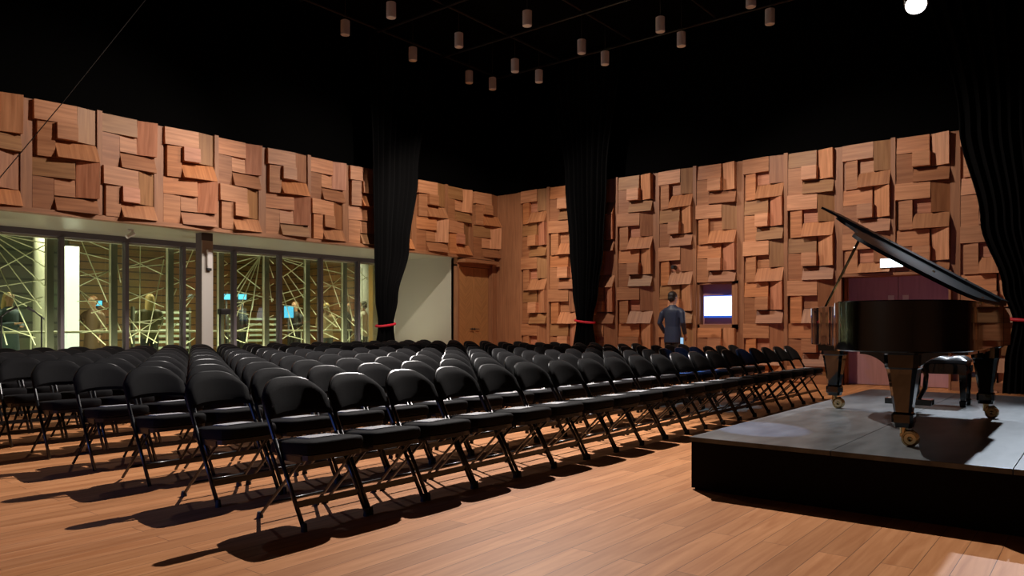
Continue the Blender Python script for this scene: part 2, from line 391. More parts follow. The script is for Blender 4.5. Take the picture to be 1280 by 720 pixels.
def backing(b, a0, a1, z0, z1, d, frame, thick=0.12):
    pts = [(a0, z0), (a1, z0), (a1, z1), (a0, z1)]
    F = [frame(p[0], p[1], d) for p in pts]; K = [frame(p[0], p[1], d-thick) for p in pts]
    b.face(F, [(p[1], p[0]) for p in pts]); b.face(K[::-1], [(p[1], p[0]) for p in pts])
    for i in range(4):
        n = (i+1) % 4; b.face([F[i], F[n], K[n], K[i]], [(pts[i][1], pts[i][0]), (pts[n][1], pts[n][0]), (pts[n][1], pts[n][0]+thick), (pts[i][1], pts[i][0]+thick)])
fr_right = lambda a, z, d: Vector((XR-d, a, z))       # a = Y
fr_left = lambda a, z, d: Vector((a, YL-d, z))        # a = X
def fin(a, w, dep, z0, frame, parent, ridge):
    b = MB()
    backing(b, a-w/2, a+w/2, z0, HT+(0.015 if ridge else 0.0), dep, frame, dep+0.05)
    o = b.build('vertical_fin', 'fin_wood', parent)
    return o

# right wall: fins every 0.945 m; narrow ridges at odd ones
P = 0.945
b = MB()
door_y = (2.16, 3.90)       # double door bay
niche = (6.02, 6.72, 1.13, 1.96)
# backing pieces of the wall around the door opening and the niche
for (ya, yb, za, zb) in [(-4.5, 2.16, 0, HT), (2.16, 3.90, 2.02, HT), (3.90, 6.02, 0, HT), (6.02, 6.72, 0, 1.13), (6.02, 6.72, 1.96, HT), (6.72, 12.9, 0, HT)]:
    b.box((XR, ya, za), (XR+0.45, yb, zb), 2)
wall_right = structure(b.build('wall_right', 'fin_wood'))
fins_r = [2.08+P*i for i in range(-6, 11)]
for i, y in enumerate(fins_r):
    kk = i-6
    ridge = (kk % 2 == 1)
    z0 = 2.02 if kk == 1 else 0.0
    if ridge: fin(y, 0.075, 0.15, z0, fr_right, wall_right, True)
    else: fin(y, 0.15, 0.045, z0, fr_right, wall_right, False)
for i in range(len(fins_r)-1):
    kk = i-6
    lo_ridge = (kk % 2 == 1)          # fin at lower Y is the ridge
    ya = fins_r[i]+(0.0375 if lo_ridge else 0.075); yb = fins_r[i+1]-(0.075 if lo_ridge else 0.0375)
    frm = lambda a, z, d, ya=ya, yb=yb: Vector((XR-d, ya+yb-a, z))     # mirrored so the pattern reads left to right from the room
    zlow = 2.06 if kk in (0, 1) else 0.0
    d_lo, d_hi = (0.09, 0.0) if lo_ridge else (0.0, 0.09)
    relief_bay(ya, yb, zlow, HT, 0 if lo_ridge else 1, d_hi, d_lo, frm, wall_right,
               skip=(ya-.1, yb+.1, 1.06, 2.0) if kk == 4 else None)
# niche with window and the lit screen
b = MB(); b.box((XR+0.10, 6.0, 1.1), (XR+0.12, 6.74, 1.99)); b.build('niche_back', 'niche', wall_right)
b = MB()
for (ya, yb, za, zb) in [(5.90, 6.02, 1.03, 2.02), (6.72, 6.84, 1.03, 2.02), (5.90, 6.84, 1.03, 1.13), (5.90, 6.84, 1.96, 2.02)]:
    b.box((XR-0.09, ya, za), (XR+0.02, yb, zb))
b.build('niche_frame', 'fin_wood', wall_right)
scr = empty('wall_screen', (XR-0.02, 6.33, 1.28), label='small lit white screen hanging in the wall niche behind the seats', cat='screen')
MB().box((0, -0.33, -0.01), (0.05, 0.33, 0.45), bev=0.006).build('screen_case', 'screen_edge', scr)
MB().box((-0.012, -0.30, 0.03), (-0.001, 0.315, 0.43)).build('screen_panel', 'screen_white', scr)
MB().box((0.05, -0.05, 0.1), (0.12, 0.05, 0.3)).build('wall_bracket', 'plastic_dark', scr)
# round socket on the panels
sk = MB().lathe([(0.0, 0.02), (0.035, 0.02), (0.045, 0.0), (0.045, -0.12)], 20).build('round_wall_sensor', 'plastic_dark', None, (XR-0.2, 7.28, 2.35), (0, -PI/2, 0))
tag(sk, 'small round dark sensor disc on the wood panels above the standing man', 'sensor')

# double door in the right wall
dr = structure(empty('door_1', (XR, 3.03, 0)))
for s, y0, y1 in ((-1, -0.865, -0.005), (1, 0.005, 0.865)):
    lf = MB().box((0.30, y0, 0.01), (0.35, y1, 2.0), 2).build('door_leaf', 'mauve_lit_door', dr)
    yy = 0.12*s
    MB().box((0.292, yy-0.05, 1.05), (0.30, yy+0.05, 1.66)).build('vision_glass', 'plastic_white', lf)
    MB().tube([(0.30, s*0.05, 0.95), (0.25, s*0.05, 0.95), (0.25, s*0.05, 1.25), (0.30, s*0.05, 1.25)], 0.012).build('handle', 'chrome', lf)
b = MB()
for (ya, yb, za, zb) in [(-0.90, -0.865, 0, 2.02), (0.865, 0.90, 0, 2.02), (-0.90, 0.90, 2.0, 2.05)]:
    b.box((-0.16, ya, za), (0.36, yb, zb))
b.build('door_frame', 'fin_wood', dr)
sg = empty('exit_sign', (XR-0.24, 3.03, 2.13), label='glowing white box sign above the double doors behind the piano', cat='sign')
MB().box((0, -0.19, 0), (0.09, 0.19, 0.17), bev=0.01).build('sign_case', 'plastic_white', sg)
MB().box((-0.008, -0.175, 0.012), (0, 0.175, 0.158)).build('sign_face', 'exit', sg)
so = empty('wall_socket', (XR-0.06, 1.80, 0.28), label='small dark wall socket low on the wood wall beyond the piano bench', cat='socket')
MB().box((-0.02, -0.06, -0.035), (0.05, 0.06, 0.035), bev=0.004).build('plate', 'plastic_dark', so)

# left wall: only above the soffit, plus the corner with the door
b = MB()
b.box((X0, YL, HS), (XR+0.4, YL+0.25, HT), 0)
wall_left = structure(b.build('wall_left', 'fin_wood'))
fins_l = [XR+0.03-0.972*i for i in range(0, 20)]
for i, x in enumerate(fins_l):
    ridge = (i % 2 == 1)
    if i == 0: continue
    if ridge: fin(x, 0.15, 0.045, HS+0.03, fr_left, wall_left, False)
    else: fin(x, 0.075, 0.15, HS+0.03, fr_left, wall_left, True)
for i in range(len(fins_l)-1):
    hi_ridge = (i % 2 == 0)
    xb = fins_l[i]-(0.0375 if hi_ridge else 0.075); xa = fins_l[i+1]+(0.075 if hi_ridge else 0.0375)
    if xa < 2.5: break
    relief_bay(xa, xb, HS+0.03, HT, 0 if hi_ridge else 1, 0.0 if hi_ridge else .09, .09 if hi_ridge else 0.0, fr_left, wall_left, units=(L_A, L_B))
b = MB(); b.box((X0, YL-0.14, HS-0.035), (XR-0.15, YL+0.05, HS+0.035), 0); b.build('bottom_rail', 'fin_wood', wall_left)
# herringbone double door in the corner
hd = structure(empty('door_2', (XE, YL, 0)))
def herring(b, x0, x1, z0, z1, y):
    W = 0.075; cx = (x0+x1)/2; hw = (x1-x0)/2
    for s in (-1, 1):
        z = z0-hw
        while z < z1:
            xa, xc = (cx, x0) if s < 0 else (cx, x1)
            p = [(cx, z), (xc, z+hw), (xc, z+hw+W-.004), (cx, z+W-.004)]
            if min(q[1] for q in p) >= z0 and max(q[1] for q in p) <= z1:
                t = random.uniform(.0, .006); o = random.uniform(0, 20)
                b.face([(q[0], y-t, q[1]) for q in (p if s > 0 else p[::-1])], [(o+(q[0]-cx)*s+q[1], (q[1]-(q[0]-cx)*s)) for q in (p if s > 0 else p[::-1])])
            z += W
lx = [(0.06, 0.64), (0.645, 1.225)]
for i, (xa, xb) in enumerate(lx):
    lf = MB().box((xa, 0.06, 0.01), (xb, 0.11, 2.55), 2).build('door_leaf', 'door_wood', hd)
    hb = MB(); herring(hb, xa+0.06, xb-0.06, 0.1, 2.5, 0.054); hb.build('herringbone_veneer', 'door_wood', lf)
    hx = 0.60 if i == 0 else 0.685
    MB().tube([(hx, 0.06, 1.02), (hx, 0.0, 1.02), (hx+(-0.13 if i == 0 else 0.13), 0.0, 1.02)], 0.011).lathe([(0.028, -0.006), (0.028, 0.006)], 14, Matrix.Translation((hx, 0.055, 1.02)) @ Matrix.Rotation(PI/2, 4, 'X')).build('door_handle', 'plastic_dark', lf)
b = MB()
b.box((0.0, -0.02, 0), (0.055, 0.2, 2.6), 2); b.box((1.23, -0.08, 0), (1.40, 0.2, HS-.03), 2); b.box((0.0, 0.0, 2.56), (1.24, 0.2, HS-0.03), 0); b.box((-0.02, -0.30, 2.64), (1.24, 0.0, 2.72), 0)
b.build('door_frame', 'fin_wood', hd)

# window recess: soffit, end wall, glazing
structure(MB().box((X0, YL+0.25, HS), (XE+0.2, 15.2, HS+0.12)).build('soffit_1', 'soffit'))
structure(MB().box((XE, YL+0.12, 0), (XE+0.1, 15.2, HS)).build('wall_recess_end', 'white_wall'))
for i in range(0, 16):
    pass
mull = [12.10-1.12*i for i in range(0, 12)]
fr = structure(empty('window_1', (0, YG1, 0)))
MB().box((X0, -0.04, HS-0.10), (XE, 0.08, HS-0.002)).build('head_frame', 'frame_in', fr)
MB().box((X0, 0.09, HS-0.14), (XE, 0.13, HS-0.05)).build('head_trim', 'frame_edge', fr)
MB().box((X0, -0.04, 0.001), (XE, 0.08, 0.07)).build('sill_frame', 'frame_in', fr)
for x in mull:
    MB().box((x-0.032, -0.06, 0.07), (x+0.032, 0.09, HS-0.10), bev=0.004).build('mullion', 'frame_in', fr)
    MB().box((x+0.032, 0.02, 0.07), (x+0.052, 0.09, HS-0.10)).build('mullion_edge', 'frame_edge', fr)
edges = [XE]+mull+[X0]
for a, c in zip(edges[1:], edges[:-1]):
    MB().box((a+0.052, 0.03, 0.07), (c-0.032, 0.04, HS-0.14)).build('glass_pane', 'glass', fr)
f2 = structure(empty('window_2', (0, YG2, 0)))
MB().box((X0, -0.03, HS-0.08), (XE, 0.05, HS)).build('head_frame', 'frame_out', f2)
MB().box((X0, -0.03, 0.001), (XE, 0.05, 0.06)).build('sill_frame', 'frame_out', f2)
for x in mull:
    MB().box((x-0.055, -0.05, 0.06), (x+0.055, 0.07, HS-0.08), bev=0.004).build('mullion', 'frame_out', f2)
    MB().box((x-0.072, -0.03, 0.06), (x-0.055, 0.03, HS-0.08)).build('mullion_edge', 'frame_edge', f2)
panes2 = []
for a, c in zip(edges[1:], edges[:-1]):
    panes2.append((a+0.055, c-0.072, MB().box((a+0.055, 0.0, 0.06), (c-0.072, 0.01, HS-0.08)).build('glass_pane', 'glass', f2)))
# web of pale lines printed on the outer panes; each list: sx, sy, scale, segments
cs, sn = math.cos(YAW), math.sin(YAW)
SEG = [(0, 280, 4.5, [(0,60,265,165),(0,85,265,250),(0,115,265,360),(0,160,235,475),(0,250,260,115),(0,350,265,310),(0,250,200,680),(0,370,240,515),(0,375,230,440),(40,480,240,410),(10,570,40,680),(0,570,200,640),(0,55,265,110)]),
 (70, 280, 4.5, [(145,90,290,440),(190,90,365,175),(135,160,365,215),(135,265,365,360),(140,290,365,260),(130,350,300,265),(135,375,285,480),(145,385,290,600),(120,435,250,430),(200,500,365,450),(130,540,280,680),(150,610,290,585),(340,200,365,330),(340,540,365,600)]),
 (150, 290, 4.8, [(123,80,118,665),(45,155,260,255),(0,225,265,145),(45,215,265,195),(45,355,265,450),(45,415,265,335),(265,165,160,665),(45,520,75,670),(45,535,190,550),(45,640,265,500),(265,520,200,670),(100,585,225,665),(45,500,120,600),(60,545,265,520),
   (310,130,400,98),(310,190,450,172),(310,265,450,345),(310,320,450,265),(340,340,310,410),(440,105,385,240),(380,420,450,375),(450,370,385,465),(320,470,430,480),(390,675,450,635),(310,590,345,540)]),
 (240, 290, 4.8, [(175,155,215,190),(175,210,215,190),(175,275,215,255),(165,345,220,300),(175,410,215,360),(175,425,215,500),(180,600,215,640),(410,130,250,135),(410,132,250,185),(410,134,250,245),(410,135,250,370),(410,137,245,430),(410,139,245,565),(410,141,325,660),(410,145,360,470),
   (250,215,410,340),(250,350,495,405),(250,460,410,365),(250,430,400,400),(255,475,345,495),(250,600,410,545),(250,640,320,665),(445,140,490,275),(445,170,480,420),(440,135,490,190),(450,335,490,310),(445,365,490,410),(445,410,490,400),(445,520,490,500),(450,540,490,560)]),
 (340, 300, 5.146, [(45,100,200,150),(50,130,285,345),(45,190,205,490),(45,255,200,150),(45,250,150,620),(45,350,285,290),(100,220,205,370),(50,410,205,350),(45,410,200,440),(45,650,200,550),(50,600,200,640),(235,215,285,290),(235,400,285,370),(235,410,285,480),(230,550,285,560),(235,590,280,640),(240,310,280,345),(80,130,285,200),
   (345,140,440,430),(320,185,450,215),(315,265,450,320),(315,300,450,285),(320,350,445,240),(315,355,445,580),(320,440,450,400),(350,450,450,500),(320,590,430,640),(315,600,450,480),(320,480,420,560),
   (480,230,535,250),(480,300,520,520),(480,350,535,380),(485,420,530,520),(480,500,530,550),(480,650,530,600),(480,180,535,215),(565,200,615,260),(565,265,615,240),(580,180,580,640),(565,400,615,390),(565,440,615,400),(565,560,615,600)])]
def on_pane(u, v):
    k = (u-640)/935.0; t = (YG2-0.02)/(sn-cs*k)
    return t*(cs+sn*k), CAM_H+t*(406.8-v)/935.0
lines = {}
for ox, oy, s, L in SEG:
    for (xa, ya, xb, yb) in L:
        p = on_pane(ox+xa/s, oy+ya/s); q = on_pane(ox+xb/s, oy+yb/s)
        mx_ = (p[0]+q[0])/2
        for i, (a, c, pane) in enumerate(panes2):
            if a-0.1 <= mx_ <= c+0.1:
                # extend to the pane edges horizontally when nearly touching, clip to the pane
                P2 = []
                for (x, z), (x2, z2) in ((p, q), (q, p)):
                    if x < a and abs(x2-x) > 1e-4: z = z+(z2-z)*(a-x)/(x2-x); x = a
                    if x > c and abs(x2-x) > 1e-4: z = z+(z2-z)*(c-x)/(x2-x); x = c
                    P2.append((x, max(0.08, min(HS-0.1, z))))
                lines.setdefault(i, []).append(P2); break
for i, L in lines.items():
    b = MB()
    for (p, q) in L:
        b.tube([(p[0], -0.012, p[1]), (q[0], -0.012, q[1])], 0.0095, 6)
    b.build('line_web', 'line', f2)

# free-standing column of the window recess
co = structure(empty('column_1', (6.97, 12.85, 0)))
MB().box((0.08, 0.0, 0), (0.30, 0.20, HS)).build('column_core', 'column_side', co)
MB().box((0.083, -0.012, 0), (0.298, 0.0, HS-0.14)).build('column_panel', 'column_white', co)
ls = empty('column_speaker', (7.175, 12.838, 2.13), label='slim white wall unit with dark lower end on the white column', cat='wall unit')
MB().box((-0.045, -0.06, 0.02), (0.045, 0, 0.36), bev=0.015).build('housing', 'plastic_white', ls)
MB().box((-0.04, -0.056, -0.03), (0.04, -0.005, 0.02), bev=0.015).build('sensor_end', 'plastic_dark', ls)
sp = empty('soffit_camera', (6.05, 13.4, HS), label='small white swivel spotlight under the soffit left of the column', cat='lamp')
MB().lathe([(0.05, -0.03), (0.05, 0)], 16).build('mount', 'plastic_white', sp)
MB().lathe([(0.035, -0.09), (0.042, 0.06), (0.0, 0.07)], 16, Matrix.Translation((0, 0, -0.09)) @ Matrix.Rotation(1.0, 4, 'Y')).build('lamp_head', 'plastic_white', sp)

# dark drapes above the wood and around the unseen sides
structure(MB().box((XR+0.1, Y0, HT-0.05), (XR+0.2, YL+0.5, HC)).build('wall_upper_right', 'black_drape'))
structure(MB().box((X0, YL+0.1, HT-0.05), (XR+0.3, YL+0.2, HC)).build('wall_upper_left', 'black_drape'))
M['near_wall'] = wood_uv('near wall wood', (0.10, 0.05, 0.025), (0.16, 0.08, 0.04), 0.5, False)
structure(MB().box((X0-.1, Y0, 0), (X0, 15.2, HC)).build('wall_back', 'near_wall'))
structure(MB().box((X0, Y0-.1, 0), (XR+0.3, Y0, HC)).build('wall_near', 'near_wall'))

# ---- curtains: gathered by a tieback
def curtain(name, axis, pos, prof, z_top, label, nf, mirror=False, depth=0.11):
    """prof: list of (z, lo, hi, depth factor); axis 'x': cloth runs along X at Y=pos"""
    n = nf*8; b = MB(); rings = []
    zs = []
    for i in range(len(prof)-1):
        z0, z1 = prof[i][0], prof[i+1][0]; m = max(2, int(abs(z1-z0)/0.10))
        for j in range(m): zs.append((i, j/m))
    zs.append((len(prof)-2, 1.0))
    for (i, f) in zs:
        a, c = prof[i], prof[i+1]; g = f*f*(3-2*f)
        z = a[0]+(c[0]-a[0])*f; lo = a[1]+(c[1]-a[1])*g; hi = a[2]+(c[2]-a[2])*g; dp = a[3]+(c[3]-a[3])*g
        ring = []
        for side in (1, -1):
            for k in range(n+1) if side == 1 else range(n, -1, -1):
                s_ = k/n; x = lo+(hi-lo)*s_
                d = math.cos(s_*nf*2*PI+0.7*math.sin(s_*9))*depth*0.45*dp + 0.02*math.sin(s_*23)
                env = math.sin(PI*min(1, max(0, s_)))**0.5*0.5+0.5
                d = d*env + side*0.008
                ring.append((x, pos-d, z) if axis == 'x' else (pos-d, x, z))
        rings.append(ring)
    root = empty(name, (0, 0, 0), label=label, cat='curtain')
    b.loft(rings).build('cloth', 'curtain', root)
    return root
def tieback(root, axis, pos, lo, hi, z, sag=0.03, r=0.028):
    pts = []; n = 28; cx = (lo+hi)/2; hw = (hi-lo)/2+0.03
    for i in range(n):
        a = 2*PI*i/n
        x = cx+hw*math.cos(a); d = 0.105*math.sin(a); zz = z+sag*math.cos(a)-0.01*math.sin(a)
        pts.append((x, pos-d, zz) if axis == 'x' else (pos-d, x, zz))
    MB().tube(pts, r, 8, closed=True).build('tieback', 'rope', root)
cl = curtain('stage_curtain', 'x', 12.02, [(0.02, 10.38, 11.05, .9), (0.5, 10.40, 11.0, .9), (1.12, 10.50, 10.93, .7), (1.7, 10.42, 11.05, .9), (2.8, 10.38, 11.38, 1.1), (4.4, 10.34, 11.64, 1.2), (7.35, 10.2, 12.2, 1.2)], 7.35,
             'black tied curtain with red band beside the glass wall', 9)
tieback(cl, 'x', 12.02, 10.50, 10.93, 1.12)
cm = curtain('stage_curtain', 'y', 14.36, [(0.02, 9.02, 9.72, .9), (0.5, 9.05, 9.70, .9), (1.2, 9.15, 9.60, .7), (1.9, 9.0, 9.70, .9), (2.9, 8.86, 9.78, 1.1), (4.4, 8.78, 9.90, 1.2), (7.35, 8.4, 10.3, 1.2)], 7.35,
             'black tied curtain with red band in the middle of the wood wall', 9)
tieback(cm, 'y', 14.36, 9.15, 9.60, 1.2)
cr_ = curtain('stage_curtain', 'y', 14.25, [(0.02, 0.32, 1.36, .9), (0.5, 0.36, 1.33, .9), (1.18, 0.42, 1.22, .7), (1.7, 0.38, 1.36, .9), (2.8, 0.32, 1.66, 1.1), (4.4, 0.2, 1.96, 1.2), (7.35, -0.3, 2.5, 1.2)], 7.35,
             'large black tied curtain hanging behind the keyboard end of the piano', 12)
tieback(cr_, 'y', 14.25, 0.42, 1.22, 1.18)
# skirting along the right wall
b = MB()
for (ya, yb) in ((-4.4, 2.12), (3.94, 12.2)): b.box((XR-0.17, ya, 0.0), (XR-0.001, yb, 0.16), 1)
structure(b.build('baseboard_right', 'fin_wood'))

# ---- foyer beyond the glass
structure(MB().box((-8, 15.26, -0.1), (16, 24, 0.0)).build('floor_foyer', 'foyer_floor'))
structure(MB().box((-8, 15.2, 4.0), (16, 24, 4.1)).build('ceiling_foyer', 'white_wall'))
structure(MB().box((-8, 22.6, 0), (8.5, 22.8, 4)).build('wall_foyer_back', 'foyer_wall'))
structure(MB().box((8.5, 22.5, 0), (16, 22.8, 4)).build('wall_foyer_wood', 'foyer_wood'))
structure(MB().box((14.6, 15.6, 0), (14.8, 22.6, 4)).build('wall_foyer_end', 'foyer_wood'))
structure(MB().box((13.30, 15.42, 0), (14.7, 15.6, 4)).build('wall_foyer_pier', 'foyer_orange'))
structure(MB().box((-8.1, 15.2, 0), (-8, 24, 4)).build('wall_foyer_left', 'foyer_wall'))
structure(MB().lathe([(0.22, 0), (0.22, 4.0)], 28).build('column_2', 'column_white', None, (13.95, 16.45, 0)))
structure(MB().lathe([(0.14, 0), (0.14, 4.0)], 28).build('column_3', 'white_wall', None, (5.95, 17.2, 0)))
# ------------------------------------------------------------------ stage
ZS = 0.355
SX0, SX1, SY1 = 4.70, 9.58, 2.23
SY0 = SY1-0.914*5
stg = empty('stage_platform', (SX0, SY1, 0), label='low black stage platform of scuffed decks carrying the grand piano', cat='stage')
b = MB(); b.box((0.012, -(SY1-SY0)+0.012, 0.012), (SX1-SX0-0.012, -0.012, ZS-0.03)); b.build('skirt', 'skirt', stg)
b = MB(); b.box((0.03, -(SY1-SY0)+0.03, 0.0), (SX1-SX0-0.03, -0.03, 0.012)); b.build('plinth', 'skirt', stg)
dm = []
for k in range(5):
    for j in range(2):
        x0 = j*2.44; y1 = -0.914*k
        MB().box((x0+0.002, y1-0.914+0.002, ZS-0.03), (x0+2.44-0.002, y1-0.002, ZS), bev=0.0025).build('deck_panel', 'deck', stg)

# ------------------------------------------------------------------ grand piano (world-aligned, keyboard towards +X)
PZ = ZS
RB, RT = 0.945-PZ, 1.262-PZ
pn = empty('grand_piano', (6.2, 1.35, PZ), label='polished black concert grand piano with open lid on the stage', cat='piano')
ox, oy = 6.2, 1.35
def sm(ctrl, n=8):
    """Catmull-Rom through control points"""
    out = []
    for i in range(len(ctrl)-1):
        p0 = Vector(ctrl[max(i-1, 0)]); p1 = Vector(ctrl[i]); p2 = Vector(ctrl[i+1]); p3 = Vector(ctrl[min(i+2, len(ctrl)-1)])
        for j in range(n):
            t = j/n
            out.append(tuple(0.5*((2*p1)+(-p0+p2)*t+(2*p0-5*p1+4*p2-p3)*t*t+(-p0+3*p1-3*p2+p3)*t**3)))
    out.append(tuple(ctrl[-1])); return out
# outline from treble keyboard corner round the bent side and tail to the bass keyboard corner
OUT = [(7.50, 2.10)]+sm([(7.05, 2.10), (6.80, 2.07), (6.50, 1.92), (6.15, 1.71), (5.75, 1.56), (5.40, 1.48), (5.15, 1.41), (4.99, 1.28), (4.94, 1.10), (4.98, 0.90), (5.12, 0.74), (5.36, 0.67), (5.7, 0.66)], 6)+[(7.50, 0.66)]
OUTL = [(x-ox, y-oy) for x, y in OUT]
def inset(poly, d):
    n = len(poly); res = []
    for i in range(n):
        a = Vector(poly[max(i-1, 0)]); c = Vector(poly[min(i+1, n-1)])
        t = (c-a).normalized(); nrm = Vector((-t.y, t.x))     # left of travel = inside (path runs anticlockwise)
        res.append((poly[i][0]+nrm.x*d, poly[i][1]+nrm.y*d))
    return res
TH = 0.045
inn = inset(OUTL, TH)
mid = sum(p[0] for p in inn)/len(inn), sum(p[1] for p in inn)/len(inn)
if (Vector(inn[10])-Vector(mid)).length > (Vector(OUTL[10])-Vector(mid)).length: inn = inset(OUTL, -TH)
# rim: swept wall
b = MB(); r = 0.006
def rim_section(o, i, z0, z1):
    o = Vector(o); i = Vector(i); d = (i-o).normalized()*r
    return [(o.x, o.y, z0+r), (o.x, o.y, z1-r), (o.x+d.x, o.y+d.y, z1), (i.x-d.x, i.y-d.y, z1), (i.x, i.y, z1-r), (i.x, i.y, z0+r), (i.x-d.x, i.y-d.y, z0), (o.x+d.x, o.y+d.y, z0)]
b.loft([rim_section(o, i, RB, RT) for o, i in zip(OUTL[2:-1], inn[2:-1])]+[rim_section((7.02-ox, OUTL[-1][1]), (7.02-ox, inn[-1][1]), RB, RT)])
rim = b.build('rim', 'piano', pn)
# arms (cheeks) beside the keyboard, lower than the rim
for s, y0, y1 in ((0, 0.66, 0.76), (1, 2.0, 2.10)):
    prof = [(7.0, RB), (7.50, RB), (7.53, RB+0.05), (7.53, RT-0.16), (7.46, RT-0.075), (7.30, RT-0.045), (7.06, RT-0.012), (7.0, RT)]
    b = MB(); b.loft([[(x-ox, y-oy, z) for x, z in prof] for y in (y0, y1)], smooth=False); b.build('arm', 'piano', pn)
kb = MB().box((7.02-ox, 0.76-oy, RB), (7.56-ox, 2.0-oy, RB+0.07), bev=0.004).build('keybed', 'piano', pn)
# keys
b = MB()
kw = 1.22/52
for i in range(52): b.box((7.36-ox, 0.77-oy+i*kw+0.0006, RB+0.075), (7.515-ox, 0.77-oy+(i+1)*kw-0.0006, RB+0.098))
b.build('white_keys', 'ivory', kb)['kind'] = 'stuff'
b = MB()
for i in range(51):
    if (i % 7) in (0, 1, 3, 4, 5): b.box((7.36-ox, 0.77-oy+(i+1)*kw-0.006, RB+0.098), (7.455-ox, 0.77-oy+(i+1)*kw+0.006, RB+0.110))
b.build('black_keys', 'piano', kb)['kind'] = 'stuff'
MB().box((7.33-ox, 0.76-oy, RB+0.075), (7.358-ox, 2.0-oy, RT-0.06), bev=0.004).build('fallboard', 'piano', pn)
# music desk, folded flat behind the fallboard
md = MB().box((6.97-ox, 1.0-oy, RT-0.035), (7.30-ox, 1.78-oy, RT-0.012), bev=0.004).build('music_desk', 'piano', pn)
# belly board, plate, strings
b = MB(); b.prism([p for p in inn[2:-1]]+[(7.02-ox, inn[-1][1])], RB+0.06, RB+0.08); b.build('soundboard', 'piano_satin', pn)
b = MB(); b.prism([p for p in inset(inn[2:-1], 0.02 if inn[10] != inset(OUTL, -TH)[10] else -0.02)]+[(6.95-ox, inn[-1][1]+0.02)], RT-0.10, RT-0.085); b.build('iron_plate', 'iron_plate', pn)
# beams beneath
b = MB(); b.box((5.2-ox, 1.0-oy, RB-0.045), (6.9-ox, 1.1-oy, RB+0.06)); b.box((5.6-ox, 0.72-oy, RB-0.03), (6.7-ox, 0.80-oy, RB+0.06)); b.box((6.6-ox, 0.75-oy, RB-0.05), (6.75-ox, 1.95-oy, RB+0.06)); b.box((6.05-ox, 0.72-oy, RB-0.03), (6.13-ox, 1.55-oy, RB+0.06)); b.build('underside_beams', 'piano', pn)
# lid, hinged on the bass side
hinge = Vector((0, 0.66-oy, RT+0.004)); LA = math.radians(32.6)
def lidpt(x, y, h):
    d = y-(0.66-oy)
    return (x, hinge.y+d*math.cos(LA)-h*math.sin(LA), hinge.z+d*math.sin(LA)+h*math.cos(LA))
ol = inset(OUTL[2:-1], -0.014 if (Vector(inset(OUTL, -TH)[10])-Vector(mid)).length > (Vector(OUTL[10])-Vector(mid)).length else 0.014)
ol = [(p[0], p[1]) for p in ol if p[0] <= 7.0-ox+1e-3]
poly = [(7.0-ox, 2.115-oy)]+ol+[(7.0-ox, 0.645-oy)]
def slab(poly, h0, h1):
    b = MB(); b.loft([[lidpt(x, y, h) for x, y in pl] for pl, h in ((inset(poly+[poly[0]], 0)[:-1], h0), (poly, h1))], smooth=False)
    es = [e for e in b.bm.edges if len(e.link_faces) == 2 and e.calc_face_angle(0) > 1.0]
    rr = bmesh.ops.bevel(b.bm, geom=es, offset=0.005, segments=2, profile=0.5, affect='EDGES')
    return b
lid = slab(poly, 0.0, 0.022).build('lid', 'piano_lid', pn)
slab([(6.98-ox, 2.13-oy), (6.46-ox, 2.13-oy), (6.46-ox, 0.645-oy), (6.98-ox, 0.645-oy)], 0.026, 0.044).build('front_flap', 'piano_lid', lid)
for (x, y) in ((6.6, 0.67), (5.7, 0.67)): MB().box((x-ox-0.04, y-oy-0.022, RT-0.015), (x-ox+0.04, y-oy-0.008, RT+0.03)).build('hinge', 'brass', lid)
for (x, y, h) in ((6.7, 0.95, .046), (6.55, 1.55, .046), (5.7, 1.0, .024)):
    q = lidpt(x-ox, y-oy, h); MB().ellipsoid(q, (0.011, 0.011, 0.011), 8).build('lid_buffer', 'brass', lid)
pt = lidpt(6.45-ox, 1.73-oy, 0.0)
MB().tube([(6.98-ox, 2.02-oy, RT-0.03), pt], 0.011, 8).build('prop_stick', 'piano', pn)
# legs
def leg(x, y, tail=False):
    h = RB-0.16
    L = empty('leg', (x-ox, y-oy, 0)); L.parent = pn
    prof = [(0.052, 0.115), (0.055, 0.135), (0.062, 0.145), (0.062, 0.195), (0.052, 0.205), (0.05, 0.21), (0.082, RB-0.14), (0.088, RB-0.11), (0.096, RB-0.10), (0.10, RB-0.02), (0.115, RB-0.01), (0.115, RB)]
    b = MB(); n = 8
    b.loft([[(rr*ax, rr*ay, z) for ax, ay in ((-1, -.72), (-.72, -1), (.72, -1), (1, -.72), (1, .72), (.72, 1), (-.72, 1), (-1, .72))] for rr, z in prof], smooth=False)
    b.build('leg_post', 'piano', L)
    # caster
    cst = MB().lathe([(0.022, 0.06), (0.022, 0.115), (0.036, 0.118)], 16).box((-0.03, -0.018, 0.055), (0.0, 0.018, 0.075))
    for s in (-1, 1):
        cst.lathe([(0.0, -0.006), (0.012, -0.012), (0.016, -0.004), (0.034, -0.004), (0.038, -0.012), (0.048, -0.009), (0.048, 0.009), (0.038, 0.012), (0.034, 0.004), (0.016, 0.004), (0.012, 0.012), (0.0, 0.006)], 24, Matrix.Translation((-0.02, s*0.026-0.05, 0.048)) @ Matrix.Rotation(PI/2-0.9, 4, 'X') if False else Matrix.Translation((-0.035+s*0.02, -0.045, 0.048)) @ Matrix.Rotation(PI/2, 4, 'Y') @ Matrix.Rotation(0.0, 4, 'Z'))
    cst.tube([(-0.035, -0.045, 0.048), (-0.02, -0.03, 0.085), (0, 0, 0.09)], 0.014)
    cst.tube([(-0.05, -0.075, 0.085), (-0.045, -0.06, 0.10), (-0.03, -0.02, 0.09)], 0.008)
    cst.build('caster', 'brass', L)
    return L
leg(7.20, 0.80); leg(7.20, 1.98); tl = leg(5.22, 1.02, True)
